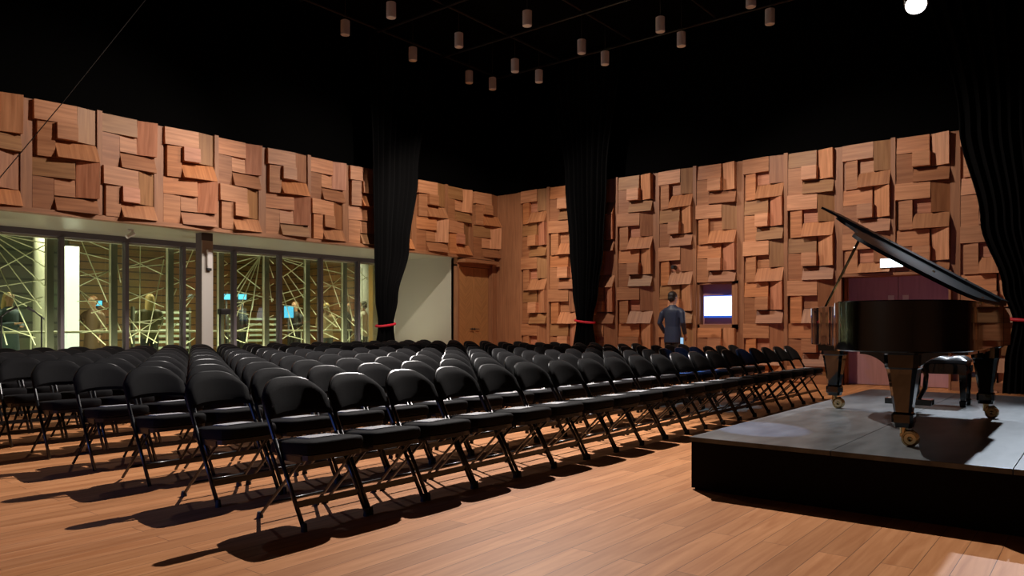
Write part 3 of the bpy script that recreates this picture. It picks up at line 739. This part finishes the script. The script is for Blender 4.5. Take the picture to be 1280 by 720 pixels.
# curved brackets spreading from the tail leg to the case
b = MB()
for s in (-1, 1):
    ring0, ring1 = [], []
    pr = [(0.05, RB+0.02)]+[(0.06+0.19*(1-math.cos(math.radians(a))), RB-0.20+0.18*math.sin(math.radians(a))) for a in range(0, 91, 10)]+[(0.25, RB+0.02)]
    b.loft([[(dx, s*y, z) for y, z in pr] for dx in (-0.035, 0.035)], smooth=False)
b.build('leg_bracket', 'piano', tl)
# pedal lyre
ly = empty('pedal_lyre', (7.18-ox, 1.36-oy, 0)); ly.parent = pn
b = MB(); b.box((-0.07, -0.18, 0.075), (0.07, 0.18, 0.125), bev=0.006)
for s in (-1, 1):
    b.tube([(0, s*0.07, 0.12), (0, s*0.12, 0.22), (0, s*0.13, 0.33), (0, s*0.09, 0.45), (0, s*0.14, RB)], [0.018, 0.02, 0.02, 0.02, 0.022], 10)
b.box((-0.06, -0.16, RB-0.03), (0.06, 0.16, RB), bev=0.004)
b.build('lyre_frame', 'piano', ly)
b = MB()
for s in (-1, 0, 1): b.tube([(0, s*0.025, 0.12), (0, s*0.025, RB)], 0.005, 6)
b.build('pedal_rods', 'brass', ly)
for s in (-1, 0, 1):
    MB().tube([(0.05, s*0.06, 0.085), (0.12, s*0.06, 0.08), (0.17, s*0.06, 0.07)], [0.010, 0.014, 0.02], 8, flat=0.5).build('pedal', 'brass', ly)
MB().tube([(-0.02, 0.10, 0.12), (-0.25, 0.06, RB-0.05), (-0.36, 0.05, RB)], 0.007, 6).build('lyre_brace', 'chrome', ly)

# bench
bn = empty('piano_bench', (8.12, 1.28, PZ), label='black tufted leather piano bench standing on the stage behind the piano', cat='bench')
SH = 0.475
b = MB()
nx, ny = 14, 18; W2, L2 = 0.18, 0.25
top = []; 
def tuft(x, y):
    a = abs(math.sin((x/W2+1)*PI*1.0))*abs(math.sin((y/L2+1)*PI*1.5)); e = (1-abs(x/W2)**6)*(1-abs(y/L2)**6)
    return 0.025*max(e, 0)**0.5+0.02*a
g = [[b.bm.verts.new((-W2+2*W2*i/nx, -L2+2*L2*j/ny, SH-0.045+tuft(-W2+2*W2*i/nx, -L2+2*L2*j/ny))) for j in range(ny+1)] for i in range(nx+1)]
for i in range(nx):
    for j in range(ny):
        f = b.bm.faces.new((g[i][j], g[i+1][j], g[i+1][j+1], g[i][j+1])); f.smooth = True
b.box((-W2, -L2, SH-0.075), (W2, L2, SH-0.043), bev=0.012)
cu = b.build('cushion', 'leather', bn)
b = MB(); 
b.box((-0.17, -0.24, SH-0.175), (0.17, 0.24, SH-0.076), bev=0.005); b.build('bench_frame', 'piano', bn)
MB().lathe([(0.0, 0), (0.018, 0), (0.03, 0.012), (0.03, 0.03), (0, 0.035)], 14, Matrix.Translation((0, -0.245, SH-0.12)) @ Matrix.Rotation(PI/2, 4, 'X')).build('height_knob', 'piano', bn)
for sx in (-1, 1):
    for sy in (-1, 1):
        b = MB(); pr = [(0.02, 0.0), (0.024, 0.01), (0.028, 0.05), (0.020, 0.06), (0.020, 0.065), (0.030, SH-0.18), (0.030, SH-0.10)]
        b.loft([[(r_*ax, r_*ay, z) for ax, ay in ((-1, -1), (1, -1), (1, 1), (-1, 1))] for r_, z in pr], smooth=False)
        b.build('leg', 'piano', bn, (sx*0.145, sy*0.215, 0))

# ------------------------------------------------------------------ folding chairs
def uleg(s):
    return MB().tube([(s*0.216, 0.0, 0.012), (s*0.214, 0.275, 0.47)], 0.0125, 8)
def make_chair():
    c = empty('folding_chair', (0, 0, 0))
    # padded seat
    half = [(0.0, -0.022), (0.11, -0.02), (0.165, -0.014), (0.193, 0.002), (0.206, 0.035), (0.208, 0.12), (0.206, 0.20), (0.196, 0.235), (0.194, 0.32), (0.18, 0.365), (0.14, 0.382), (0.0, 0.385)]
    poly = half+[(-x, y) for x, y in half[::-1][1:-1]]
    b = MB()
    def ring(sc_, z): return [(x*sc_, 0.18+(y-0.18)*sc_, z-0.010+0.07*(0.18-y)*sc_) for x, y in poly]
    b.loft([ring(0.95, 0.404), ring(0.99, 0.411), ring(1.0, 0.424), ring(0.995, 0.452), ring(0.975, 0.464), ring(0.93, 0.472), ring(0.80, 0.477), ring(0.45, 0.480)])
    b.build('seat', 'chair_fabric', c)
    b = MB(); b.prism([(x*0.96, 0.18+(y-0.18)*0.96) for x, y in poly], 0.374, 0.402)
    b.box((-0.203, 0.05, 0.36), (-0.19, 0.27, 0.395)); b.box((0.19, 0.05, 0.36), (0.203, 0.27, 0.395))
    b.build('seat_pan', 'chair_metal', c)
    # back pad
    nu, nv = 18, 8; b = MB()
    def zt(u): return 0.797-0.110*abs(u)**3.3
    def zb(u): return 0.578+0.012*(1-u*u)
    def yb(z, u): return z*0.585+0.006-0.03*u*u
    fr_, bk = [], []
    for i in range(nu+1):
        u = -1+2*i/nu; A, B = [], []
        for j in range(nv+1):
            v = j/nv; z = zb(u)+(zt(u)-zb(u))*v
            th = 0.024*max(0, 1-abs(u)**8)**.5*max(0, 1-abs(2*v-1)**5)**.5
            x = 0.217*u
            A.append(b.bm.verts.new((x, yb(z, u)-th-0.002, z))); B.append(b.bm.verts.new((x, yb(z, u)+th*0.45+0.002, z)))
        fr_.append(A); bk.append(B)
    for G, fl in ((fr_, 0), (bk, 1)):
        for i in range(nu):
            for j in range(nv):
                q = (G[i][j], G[i+1][j], G[i+1][j+1], G[i][j+1]); f = b.bm.faces.new(q[::-1] if fl else q); f.smooth = True
    for i in range(nu):
        for j in (0, nv):
            b.bm.faces.new((fr_[i][j], fr_[i+1][j], bk[i+1][j], bk[i][j])).smooth = True
    for j in range(nv):
        for i in (0, nu): b.bm.faces.new((fr_[i][j], fr_[i][j+1], bk[i][j+1], bk[i][j])).smooth = True
    b.build('backrest', 'chair_fabric', c)
    # hoop over the back
    pts = [(-0.214, 0.275, 0.47), (-0.212, 0.335, 0.575)]
    for i in range(0, 21):
        u = -1+2*i/20; z = 0.790-0.110*abs(u)**3.3; pts.append((0.209*u, z*0.585+0.024-0.03*u*u, z))
    pts += [(0.212, 0.335, 0.575), (0.214, 0.275, 0.47)]
    MB().tube(pts, 0.0125, 8).build('back_hoop', 'chair_metal', c)
    for s in (-1, 1):
        uleg(s).build('leg', 'chair_metal', c)
        MB().tube([(s*0.178, 0.06, 0.39), (s*0.196, 0.45, 0.012)], 0.0115, 8, flat=0.7).build('leg', 'chair_metal', c)
    MB().box((-0.212, 0.068, 0.115), (0.212, 0.080, 0.150)).build('crossbar', 'chair_metal', c)
    MB().tube([(-0.19, 0.365, 0.095), (0.19, 0.365, 0.095)], 0.010, 8).build('crossbar', 'chair_metal', c)
    return c
def add_caps(c):
    for s in (-1, 1):
        MB().lathe([(0.0175, 0.0), (0.0175, 0.012), (0.015, 0.035), (0.0135, 0.045)], 12).build('foot_cap', 'rubber', c, (s*0.214, 0.002, 0))
        MB().lathe([(0.019, 0.0), (0.019, 0.012), (0.014, 0.035)], 12).build('foot_cap', 'rubber', c, (s*0.196, 0.449, 0))
proto_far = make_chair()
proto = copy_tree(proto_far); add_caps(proto)
lf0 = MB()
lf0.box((-0.105, -0.074, 0), (0.105, 0.074, 0.002)); lf0.face([(-0.1, -0.07, 0.0028), (0.1, -0.07, 0.0028), (0.1, 0.07, 0.0045), (-0.1, 0.07, 0.0045)])
leaf0 = lf0.build('leaflet', 'paper')
R0X, R0Y, SP, RP = 2.42, 3.38, 0.465, 0.868
ROWN = ['front row']+[ORD[i]+' row from the front' for i in range(1, 9)]+['back row']
used = {0: False, 1: False, 2: False}
rndc = random.Random(3)
for r_ in range(10):
    for c_ in range(20):
        x = R0X+SP*(c_+0.5); y = R0Y+RP*r_
        # outside the frame on the left?
        ku = (sn*(x+.3)-cs*(y+.5))/(cs*(x+.3)+sn*(y+.5))
        if ku < -0.70: continue
        near = r_ < 2
        src = proto if near else proto_far
        key = 0 if near else 1
        if not used[key]: o = src; used[key] = True
        else: o = copy_tree(src)
        o.location = (x+rndc.uniform(-.002, .002), y+rndc.uniform(-.006, .006), 0); o.rotation_euler = (0, 0, math.radians(rndc.uniform(-.2, .2)))
        o['label'] = 'black folding chair, %s from the %s of the %s' % ((ORD[c_], 'left end', ROWN[r_]) if c_ < 10 else (ORD[19-c_], 'right end', ROWN[r_]))
        o['category'] = 'chair'; o['group'] = 'black folding chairs in rows facing the stage'
        if r_ < 4:
            l = leaf0 if not used[2] else leaf0.copy()
            if used[2]: C.objects.link(l)
            used[2] = True
            l.location = (x+rndc.uniform(-.02, .03), y+0.17+rndc.uniform(-.02, .02), 0.4722); l.rotation_euler = (-0.07, 0, rndc.uniform(-.12, .12))
            l['label'] = 'white leaflet on the %s seat from the %s, %s' % ((ORD[c_], 'left end', ROWN[r_]) if c_ < 10 else (ORD[19-c_], 'right end', ROWN[r_]))
            l['category'] = 'leaflet'; l['group'] = 'leaflets on the chair seats'
# ------------------------------------------------------------------ lighting grid and lamps
ZR = 6.55
for y in (10.6, 8.9, 7.2, 5.5, 3.8):
    t = empty('rigging_pipe', (0, y, ZR+0.05), label='dark ceiling grid pipe parallel to the glass wall, %s from the corner' % ORD[[10.6, 8.9, 7.2, 5.5, 3.8].index(y)], cat='pipe', group='lighting grid pipes')
    MB().tube([(-2, 0, 0), (12.66, 0, 0)], 0.024, 8).build('tube', 'rig', t)
for i, x in enumerate((12.66, 10.96, 9.26, 7.56)):
    t = empty('rigging_pipe', (x, 0, ZR), label='dark ceiling grid pipe parallel to the right wood wall, %s from the corner' % ORD[i], cat='pipe', group='lighting grid pipes')
    MB().tube([(0, -2, 0), (0, 10.6, 0)], 0.024, 8).build('tube', 'rig', t)
def make_pendant():
    p = empty('pendant_lamp', (0, 0, 0))
    MB().lathe([(0.0, 0.0), (0.074, 0.0), (0.08, 0.006), (0.08, 0.25), (0.07, 0.256), (0.0, 0.256)], 24).build('lamp_can', 'hall_pendant', p)
    MB().lathe([(0.0, -0.004), (0.055, -0.004), (0.066, 0.0), (0.0, 0.002)], 24).build('lens', 'lens', p)
    MB().tube([(0, 0, 0.25), (0, 0, 1.205)], 0.006, 6).build('stem', 'rig', p)
    return p
pp = make_pendant(); first = True
ZB = 6.2
PL = [(431.5, 44, 'leftmost white cylinder lamp under the black ceiling'), (516, 76, 'white cylinder lamp, second along the row parallel to the glass wall'), (586.4, 104, 'white cylinder lamp left of the one hanging at the corner'),
      (615.6, 112, 'lowest hanging white cylinder lamp, at the corner of the ceiling grid'), (673.7, 103, 'white cylinder lamp just right of the one at the corner'), (756.2, 81, 'white cylinder lamp, third from the corner along the wood wall row'),
      (851.6, 58, 'white cylinder lamp, fourth from the corner along the wood wall row'), (962.3, 30.5, 'rightmost white cylinder lamp under the black ceiling'), (489, 22.5, 'white cylinder lamp near the top edge, left of all inner ones'),
      (573.6, 59, 'inner row white cylinder lamp between the grid pipes on the left'), (643.7, 90, 'inner row white cylinder lamp nearest to the corner'), (727, 67, 'inner row white cylinder lamp second from the corner towards the right'),
      (825.4, 40, 'inner row white cylinder lamp on the right, above the wood wall'), (938.6, 9, 'inner row white cylinder lamp cut by the top edge on the right'), (659, 32.6, 'white cylinder lamp alone inside the second bay of the grid')]
for u, v, lab in PL:
    k = (u-640)/935.0; t = (ZB-CAM_H)*935.0/(406.8-v)
    o = pp if first else copy_tree(pp); first = False
    o.location = (t*(cs+sn*k), t*(sn-cs*k), ZB)
    tag(o, lab, 'lamp', 'white cylinder pendant lamps')
# lit theatre spot above the stage
u, v = 1145, 6; ZF = 5.5
k = (u-640)/935.0; t = (ZF-CAM_H)*935.0/(406.8-v); fx, fy = t*(cs+sn*k), t*(sn-cs*k)
sp = empty('stage_spotlight', (fx, fy, ZF), label='lit white theatre spotlight hanging high above the piano', cat='lamp')
Mx = Matrix.Rotation(math.radians(-38.7-0), 4, 'Z')
ax = (Vector((6.6, 1.2, 0.4))-Vector((fx, fy, ZF))).normalized(); q = (-ax).to_track_quat('Z', 'Y').to_matrix().to_4x4()
MB().lathe([(0.13, 0.0), (0.135, 0.0), (0.14, 0.03), (0.12, 0.16), (0.07, 0.22), (0.0, 0.24)], 24, q).build('lamp_housing', 'lamp_inner', sp)
MB().lathe([(0.0, -0.004), (0.128, -0.004), (0.128, 0.002), (0.0, 0.002)], 24, q).build('lens', 'lit_lens', sp)
b = MB(); s_ = Vector((sn, -cs, 0))*0.16
b.tube([tuple(-s_), tuple(-s_+Vector((0, 0, 0.3))), (0, 0, 0.45), tuple(s_+Vector((0, 0, 0.3))), tuple(s_)], 0.008, 6); b.tube([(0, 0, 0.45), (0, 0, 1.05)], 0.012, 6)
b.build('yoke', 'lamp_inner', sp)
# hanging steel cable at the left
k = (30-640)/935.0
cb = MB(); 
def pt3(u, v, t):
    k = (u-640)/935.0; return (t*(cs+sn*k), t*(sn-cs*k), CAM_H+t*(406.8-v)/935.0)
cb.tube([pt3(-120, 372, 9.0), pt3(0, 222, 9.3), pt3(76, 131, 9.6), pt3(230, -60, 10.3)], 0.006, 6)
tag(cb.build('hanging_cable', 'cable'), 'thin black cable slanting across the wood wall top at the far left', 'cable')

# ------------------------------------------------------------------ microphone stands by the glass wall
def mic_stand(u, Y, label, boom=True, dirn=-1):
    k = (u-640)/935.0; t = Y/(sn-cs*k); x = t*(cs+sn*k)
    o = empty('microphone_stand', (x, Y, 0), label=label, cat='stand')
    MB().lathe([(0.0, 0), (0.13, 0), (0.13, 0.015), (0.02, 0.035), (0.014, 0.05)], 20).build('base', 'plastic_dark', o)
    MB().tube([(0, 0, 0.03), (0, 0, 1.25)], 0.013, 8).build('pole', 'plastic_dark', o)
    MB().tube([(-dirn*0.04, 0, 1.21), (dirn*0.11, 0, 1.34)], 0.011, 8).build('boom', 'plastic_dark', o)
    MB().tube([(dirn*0.10, 0, 1.33), (dirn*0.17, 0, 1.375), (dirn*0.21, 0, 1.40)], [0.016, 0.020, 0.030], 10).build('microphone', 'plastic_dark', o)
    return o
mic_stand(52, 13.6, 'black boom microphone stand before the first window at the far left')
mic_stand(1.5, 13.4, 'black microphone stand at the left edge of the picture', dirn=1)
# tall stand with a dark loudspeaker right of the column
k = (275-640)/935.0; t = 13.7/(sn-cs*k)
st = empty('speaker_stand', (t*(cs+sn*k), 13.7, 0), label='dark stand with a small black lamp head right of the white column', cat='stand')
MB().tube([(0, 0, 0.0), (0, 0, 1.35)], 0.022, 8).build('pole', 'plastic_dark', st)
b = MB()
for a in range(3): b.tube([(0, 0, 0.45), (0.32*math.cos(a*2.1+.4), 0.32*math.sin(a*2.1+.4), 0.01)], 0.012, 6)
b.build('tripod', 'plastic_dark', st)
MB().box((-0.02, -0.07, 1.32), (0.20, 0.07, 1.44), bev=0.03).build('lamp_head', 'plastic_dark', st)

# ------------------------------------------------------------------ people
def skinmat(n, c): M[n] = mat(n, c, 0.5)
skinmat('skin', (0.55, 0.30, 0.20)); skinmat('hair_dark', (0.015, 0.010, 0.008)); skinmat('hair_blond', (0.52, 0.36, 0.15)); skinmat('hair_brown', (0.20, 0.08, 0.03))
skinmat('navy_suit', (0.022, 0.032, 0.065)); skinmat('charcoal_cloth', (0.02, 0.02, 0.022)); skinmat('slate_blue_coat', (0.06, 0.09, 0.11)); skinmat('beige_top', (0.50, 0.36, 0.22))
skinmat('olive_top', (0.08, 0.07, 0.03)); skinmat('white_shirt', (0.6, 0.52, 0.45)); skinmat('brown_coat', (0.16, 0.09, 0.05)); skinmat('shoe_black', (0.01, 0.01, 0.01))
def rem(o, vox=0.012, it=4):
    r = o.modifiers.new('merge', 'REMESH'); r.mode = 'VOXEL'; r.voxel_size = vox; r.use_smooth_shade = True
    s = o.modifiers.new('soften', 'SMOOTH'); s.iterations = it; s.factor = 0.5
    return o
def ell(cx, cy, z, rx, ry, n=16): return [(cx+rx*math.cos(2*PI*k/n), cy+ry*math.sin(2*PI*k/n), z) for k in range(n)]
def person(loc, rz, label, H=1.75, top='navy_suit', legs='charcoal_cloth', hair='hair_dark', longhair=False, pose='down', coat=0.0, vox=0.012):
    """figure faces local -Y; base at the feet"""
    S = H/1.75
    p = empty('person', loc, rz, label=label, cat='person')
    # joints
    if pose == 'down': ha = [((-.20, 0, 1.43), (-.25, .02, 1.13), (-.24, -.05, .88)), ((.20, 0, 1.43), (.25, .02, 1.13), (.24, -.05, .88))]
    elif pose == 'phone': ha = [((-.20, 0, 1.43), (-.26, .04, 1.14), (-.22, -.10, .90)), ((.20, 0, 1.43), (.28, .05, 1.13), (.26, -.12, .92))]
    elif pose == 'fold': ha = [((-.20, 0, 1.43), (-.25, -.02, 1.13), (-.04, -.24, 1.16)), ((.20, 0, 1.43), (.25, -.02, 1.13), (.05, -.26, 1.10))]
    else: ha = [((-.20, 0, 1.43), (-.27, -.03, 1.15), (-.16, -.26, 1.32)), ((.20, 0, 1.43), (.25, .02, 1.13), (.22, -.06, .88))]
    def hand(b, w, e):
        w = Vector(w); d = (w-Vector(e)).normalized(); side = d.cross(Vector((0, 1, 0)) if abs(d.y) < .7 else Vector((0, 0, 1))).normalized(); up = side.cross(d)
        b.tube([w-d*.02, w+d*.04, w+d*.085], [.026, .034, .030], 10, flat=.55)
        for i, L in enumerate((.062, .072, .068, .052)):
            o0 = w+d*.08+side*(-.024+.016*i); m = o0+d*L*.55+up*.006; b.tube([o0, m, m+(d*.8+up*.6).normalized()*L*.5], [.0095, .009, .0075], 6)
        b.tube([w+d*.02-side*.026, w+d*.05-side*.048+up*.01, w+d*.08-side*.052+up*.02], [.012, .011, .009], 6)
    b = MB()
    # head, neck, trunk
    b.loft([ell(0, -.005, 1.50, .055, .06), ell(0, -.01, 1.56, .062, .075), ell(0, -.018, 1.60, .066, .088), ell(0, -.018, 1.65, .075, .098), ell(0, -.012, 1.70, .072, .094), ell(0, -.005, 1.735, .05, .068), ell(0, 0, 1.75, .015, .02)])
    b.tube([(0, .012, 1.38), (0, .008, 1.46), (0, .0, 1.54)], [.075, .056, .054], 12)
    b.tube([(0, -.108, 1.655), (0, -.128, 1.625), (0, -.108, 1.615)], [.010, .016, .012], 8)          # nose
    for s in (-1, 1): b.ellipsoid((s*.078, .005, 1.635), (.010, .020, .032), 8)                          # ears
    b.ellipsoid((0, -.10, 1.585), (.026, .014, .010), 8); b.ellipsoid((0, -.088, 1.552), (.03, .02, .018), 8)
    b.loft([ell(0, 0, .86, .15, .105), ell(0, 0, .95, .165, .11), ell(0, 0, 1.08, .14, .10), ell(0, 0, 1.25, .155, .11), ell(0, .005, 1.36, .145, .09), ell(0, .01, 1.42, .09, .065)])
    for sh, el, wr in ha:
        b.tube([(sh[0]*.5, sh[1], sh[2]-.10), (sh[0]*.96, sh[1], sh[2]-.11), el, wr], [.045, .042, .038, .026], 10); hand(b, wr, el)
    for s in (-1, 1):
        b.tube([(s*.08, 0, .93), (s*.095, 0, .80), (s*.10, -.01, .48), (s*.105, .015, .08)], [.085, .082, .056, .036], 12); b.tube([(s*.105, .03, .05), (s*.11, -.14, .03)], [.035, .028], 8)
    body = rem(b.build('body', 'skin', p), vox, 3)
    # clothing
    b = MB()
    b.loft([ell(0, 0, .80-coat, .185+coat*.1, .135+coat*.1), ell(0, 0, .92, .182, .13), ell(0, 0, 1.06, .165, .118), ell(0, 0, 1.22, .178, .125), ell(0, .003, 1.34, .19, .122), ell(0, .005, 1.39, .185, .112), ell(0, .006, 1.43, .145, .092), ell(0, .008, 1.465, .085, .075), ell(0, .006, 1.49, .066, .068)])
    for sh, el, wr in ha:
        wr2 = Vector(el).lerp(Vector(wr), .93)
        b.tube([(sh[0]*.45, sh[1], sh[2]-.075), (sh[0]*.80, sh[1], sh[2]-.055), (sh[0]*1.02, sh[1], sh[2]-.085), Vector(sh).lerp(Vector(el), .35), el, wr2], [.07, .068, .064, .062, .052, .042], 12)
    rem(b.build('jacket' if top in ('navy_suit', 'slate_blue_coat', 'brown_coat') else 'shirt', top, p), vox, 6)
    b = MB()
    b.loft([ell(0, 0, .82, .165, .118), ell(0, 0, .95, .168, .115), ell(0, 0, 1.0, .155, .11)])
    for s in (-1, 1): b.tube([(s*.085, 0, .90), (s*.095, 0, .80), (s*.10, -.008, .48), (s*.105, .012, .09)], [.092, .095, .072, .058], 12)
    rem(b.build('trousers', legs, p), vox, 5)
    for s in (-1, 1):
        b = MB(); b.loft([ell(s*.108, -.06, .0, .046, .135), ell(s*.108, -.06, .03, .048, .138), ell(s*.108, -.045, .06, .042, .11), ell(s*.107, .01, .095, .04, .055)]); b.build('shoe', 'shoe_black', p)
    b = MB()
    b.ellipsoid((0, .012, 1.672), (.088, .104, .095), 16)
    if longhair:
        b.loft([ell(0, .05, 1.36, .10, .05), ell(0, .055, 1.48, .11, .065), ell(0, .045, 1.60, .10, .08), ell(0, .03, 1.68, .085, .085)])
    else: b.ellipsoid((0, .045, 1.625), (.078, .072, .075), 12)
    ho = b.build('hair', hair, p)
    # open the face side
    me = ho.data; bm = bmesh.new(); bm.from_mesh(me)
    bmesh.ops.delete(bm, geom=[v for v in bm.verts if v.co.y < -.045 and v.co.z < 1.70], context='VERTS'); bm.to_mesh(me); bm.free()
    for f in me.polygons: f.use_smooth = True
    b = MB()
    for s in (-1, 1): b.ellipsoid((s*.032, -.108, 1.648), (.011, .007, .006), 8)
    b.build('eyes', 'hair_dark', p)
    p.scale = (S, S, S)
    return p
def at(u, Y):
    k = (u-640)/935.0; t = Y/(sn-cs*k); return (t*(cs+sn*k), Y, 0)
def atX(u, X):
    k = (u-640)/935.0; t = X/(cs+sn*k); return (X, t*(sn-cs*k), 0)
px = atX(841, 13.9)
man = person(px, math.radians(-90-8+180), 'person in a dark navy suit standing with back turned by the wood wall', 1.79, 'navy_suit', 'charcoal_cloth', 'hair_dark', False, 'phone', coat=.06, vox=.01)
ph = empty('mobile_phone', (px[0]-0.14, px[1]-0.27, 0.80), label='mobile phone with a pale blue glow in the suited person\'s hand', cat='phone')
MB().box((-.004, -.035, -.07), (.004, .035, .07), bev=.002).build('phone_case', 'plastic_dark', ph); MB().box((-.006, -.032, -.065), (-.0042, .032, .065)).build('phone_screen', 'phone_glow', ph)
person(at(11, 16.2), math.radians(20), 'person with long blond hair in a slate blue coat behind the first window', 1.72, 'slate_blue_coat', 'charcoal_cloth', 'hair_blond', True, 'fold', coat=.15, vox=.016)
person(at(116, 17.2), math.radians(-60), 'person with brown hair in a brown coat right of the lit white pillar', 1.74, 'brown_coat', 'charcoal_cloth', 'hair_brown', False, 'raise', coat=.2, vox=.016)
person(at(187, 16.3), math.radians(170), 'person with long blond hair in an olive top seen from behind left of the column', 1.78, 'olive_top', 'charcoal_cloth', 'hair_blond', True, 'fold', vox=.016)
person(at(300, 18.4), math.radians(100), 'person dressed in black standing beneath the two small blue screens', 1.80, 'charcoal_cloth', 'charcoal_cloth', 'hair_dark', False, 'down', vox=.016)
person(at(369, 17.6), math.radians(-80), 'person in dark clothes with folded arms left of the person in beige', 1.76, 'charcoal_cloth', 'charcoal_cloth', 'hair_brown', False, 'fold', vox=.016)
person(at(408, 16.4), math.radians(150), 'person in a beige top with tied blond hair behind the glass wall', 1.70, 'beige_top', 'slate_blue_coat', 'hair_blond', False, 'fold', vox=.016)
person(at(433, 16.9), math.radians(30), 'person in a black top with dark hair right of the person in beige', 1.76, 'charcoal_cloth', 'charcoal_cloth', 'hair_dark', False, 'down', vox=.016)
person(at(454, 15.95), math.radians(-150), 'person in a white shirt with dark hair at the right end of the glass wall', 1.76, 'white_shirt', 'charcoal_cloth', 'hair_dark', False, 'raise', vox=.016)

# ------------------------------------------------------------------ foyer furniture
lp = empty('lit_pillar', at(89, 16.9), label='tall glowing white pillar behind the second window', cat='pillar')
MB().box((-0.12, -0.10, 0), (0.12, 0.10, 2.75), bev=.01).build('light_box', 'lightbox', lp); MB().box((-0.2, -0.2, 0), (0.2, 0.2, .06)).build('base', 'plastic_white', lp)
def louvre(u0, u1, Y, z0, z1, label):
    a, c = at(u0, Y), at(u1, Y); w = c[0]-a[0]
    o = empty('louvre_screen', (a[0], Y, 0), label=label, cat='screen', group='louvred screens in the foyer')
    b = MB(); z = z0
    while z < z1: b.box((0, -0.05, z), (w, 0.05, z+0.06)); z += 0.16
    b.build('slats', 'slat', o)
    b = MB()
    for x in (0, w): b.box((x-.03, -.06, 0), (x+.03, .06, z1+.1))
    b.build('posts', 'frame_out', o)
louvre(166, 236, 20.0, 0.15, 1.5, 'pale louvred screen behind the window left of the column')
louvre(284, 345, 20.0, 0.15, 1.3, 'pale louvred screen behind the windows right of the column')
def bscreen(u, v, Y, w, h, label):
    p_ = at(u, Y); k = (u-640)/935.0; t = Y/(sn-cs*k); z = CAM_H+t*(406.8-v)/935.0
    o = empty('blue_monitor', (p_[0], Y, z), math.radians(-25), label=label, cat='monitor', group='small blue monitors in the foyer')
    MB().box((-w/2-.02, 0, -h/2-.02), (w/2+.02, .05, h/2+.02), bev=.005).build('monitor_case', 'plastic_dark', o)
    MB().box((-w/2, -.006, -h/2), (w/2, 0, h/2)).build('monitor_panel', 'blue_screen', o)
    MB().tube([(0, .03, -h/2), (0, .03, -z)], .03, 8).build('monitor_post', 'plastic_dark', o)
bscreen(283, 371, 17.8, .20, .14, 'small blue monitor, left of the pair right of the column')
bscreen(303, 371, 17.8, .20, .14, 'small blue monitor, right of the pair right of the column')
bscreen(361, 390, 16.9, .24, .30, 'tall blue monitor behind the windows left of the person in beige')
bscreen(384, 389, 17.4, .12, .30, 'narrow blue monitor partly hidden by a mullion')
bscreen(121, 379, 19.0, .22, .12, 'small blue monitor above the person in the brown coat')
# handrail in the foyer
hr = empty('handrail', (0, 15.8, 0), label='pale metal handrail running behind the glass wall', cat='rail')
b = MB(); b.tube([(0.5, 0, .98), (12.9, 0, .98)], .022, 8); b.build('rail', 'frame_edge', hr)
for i in range(9): MB().tube([(0.8+1.5*i, 0, 0), (0.8+1.5*i, 0, .97)], .015, 6).build('rail_post', 'frame_edge', hr)
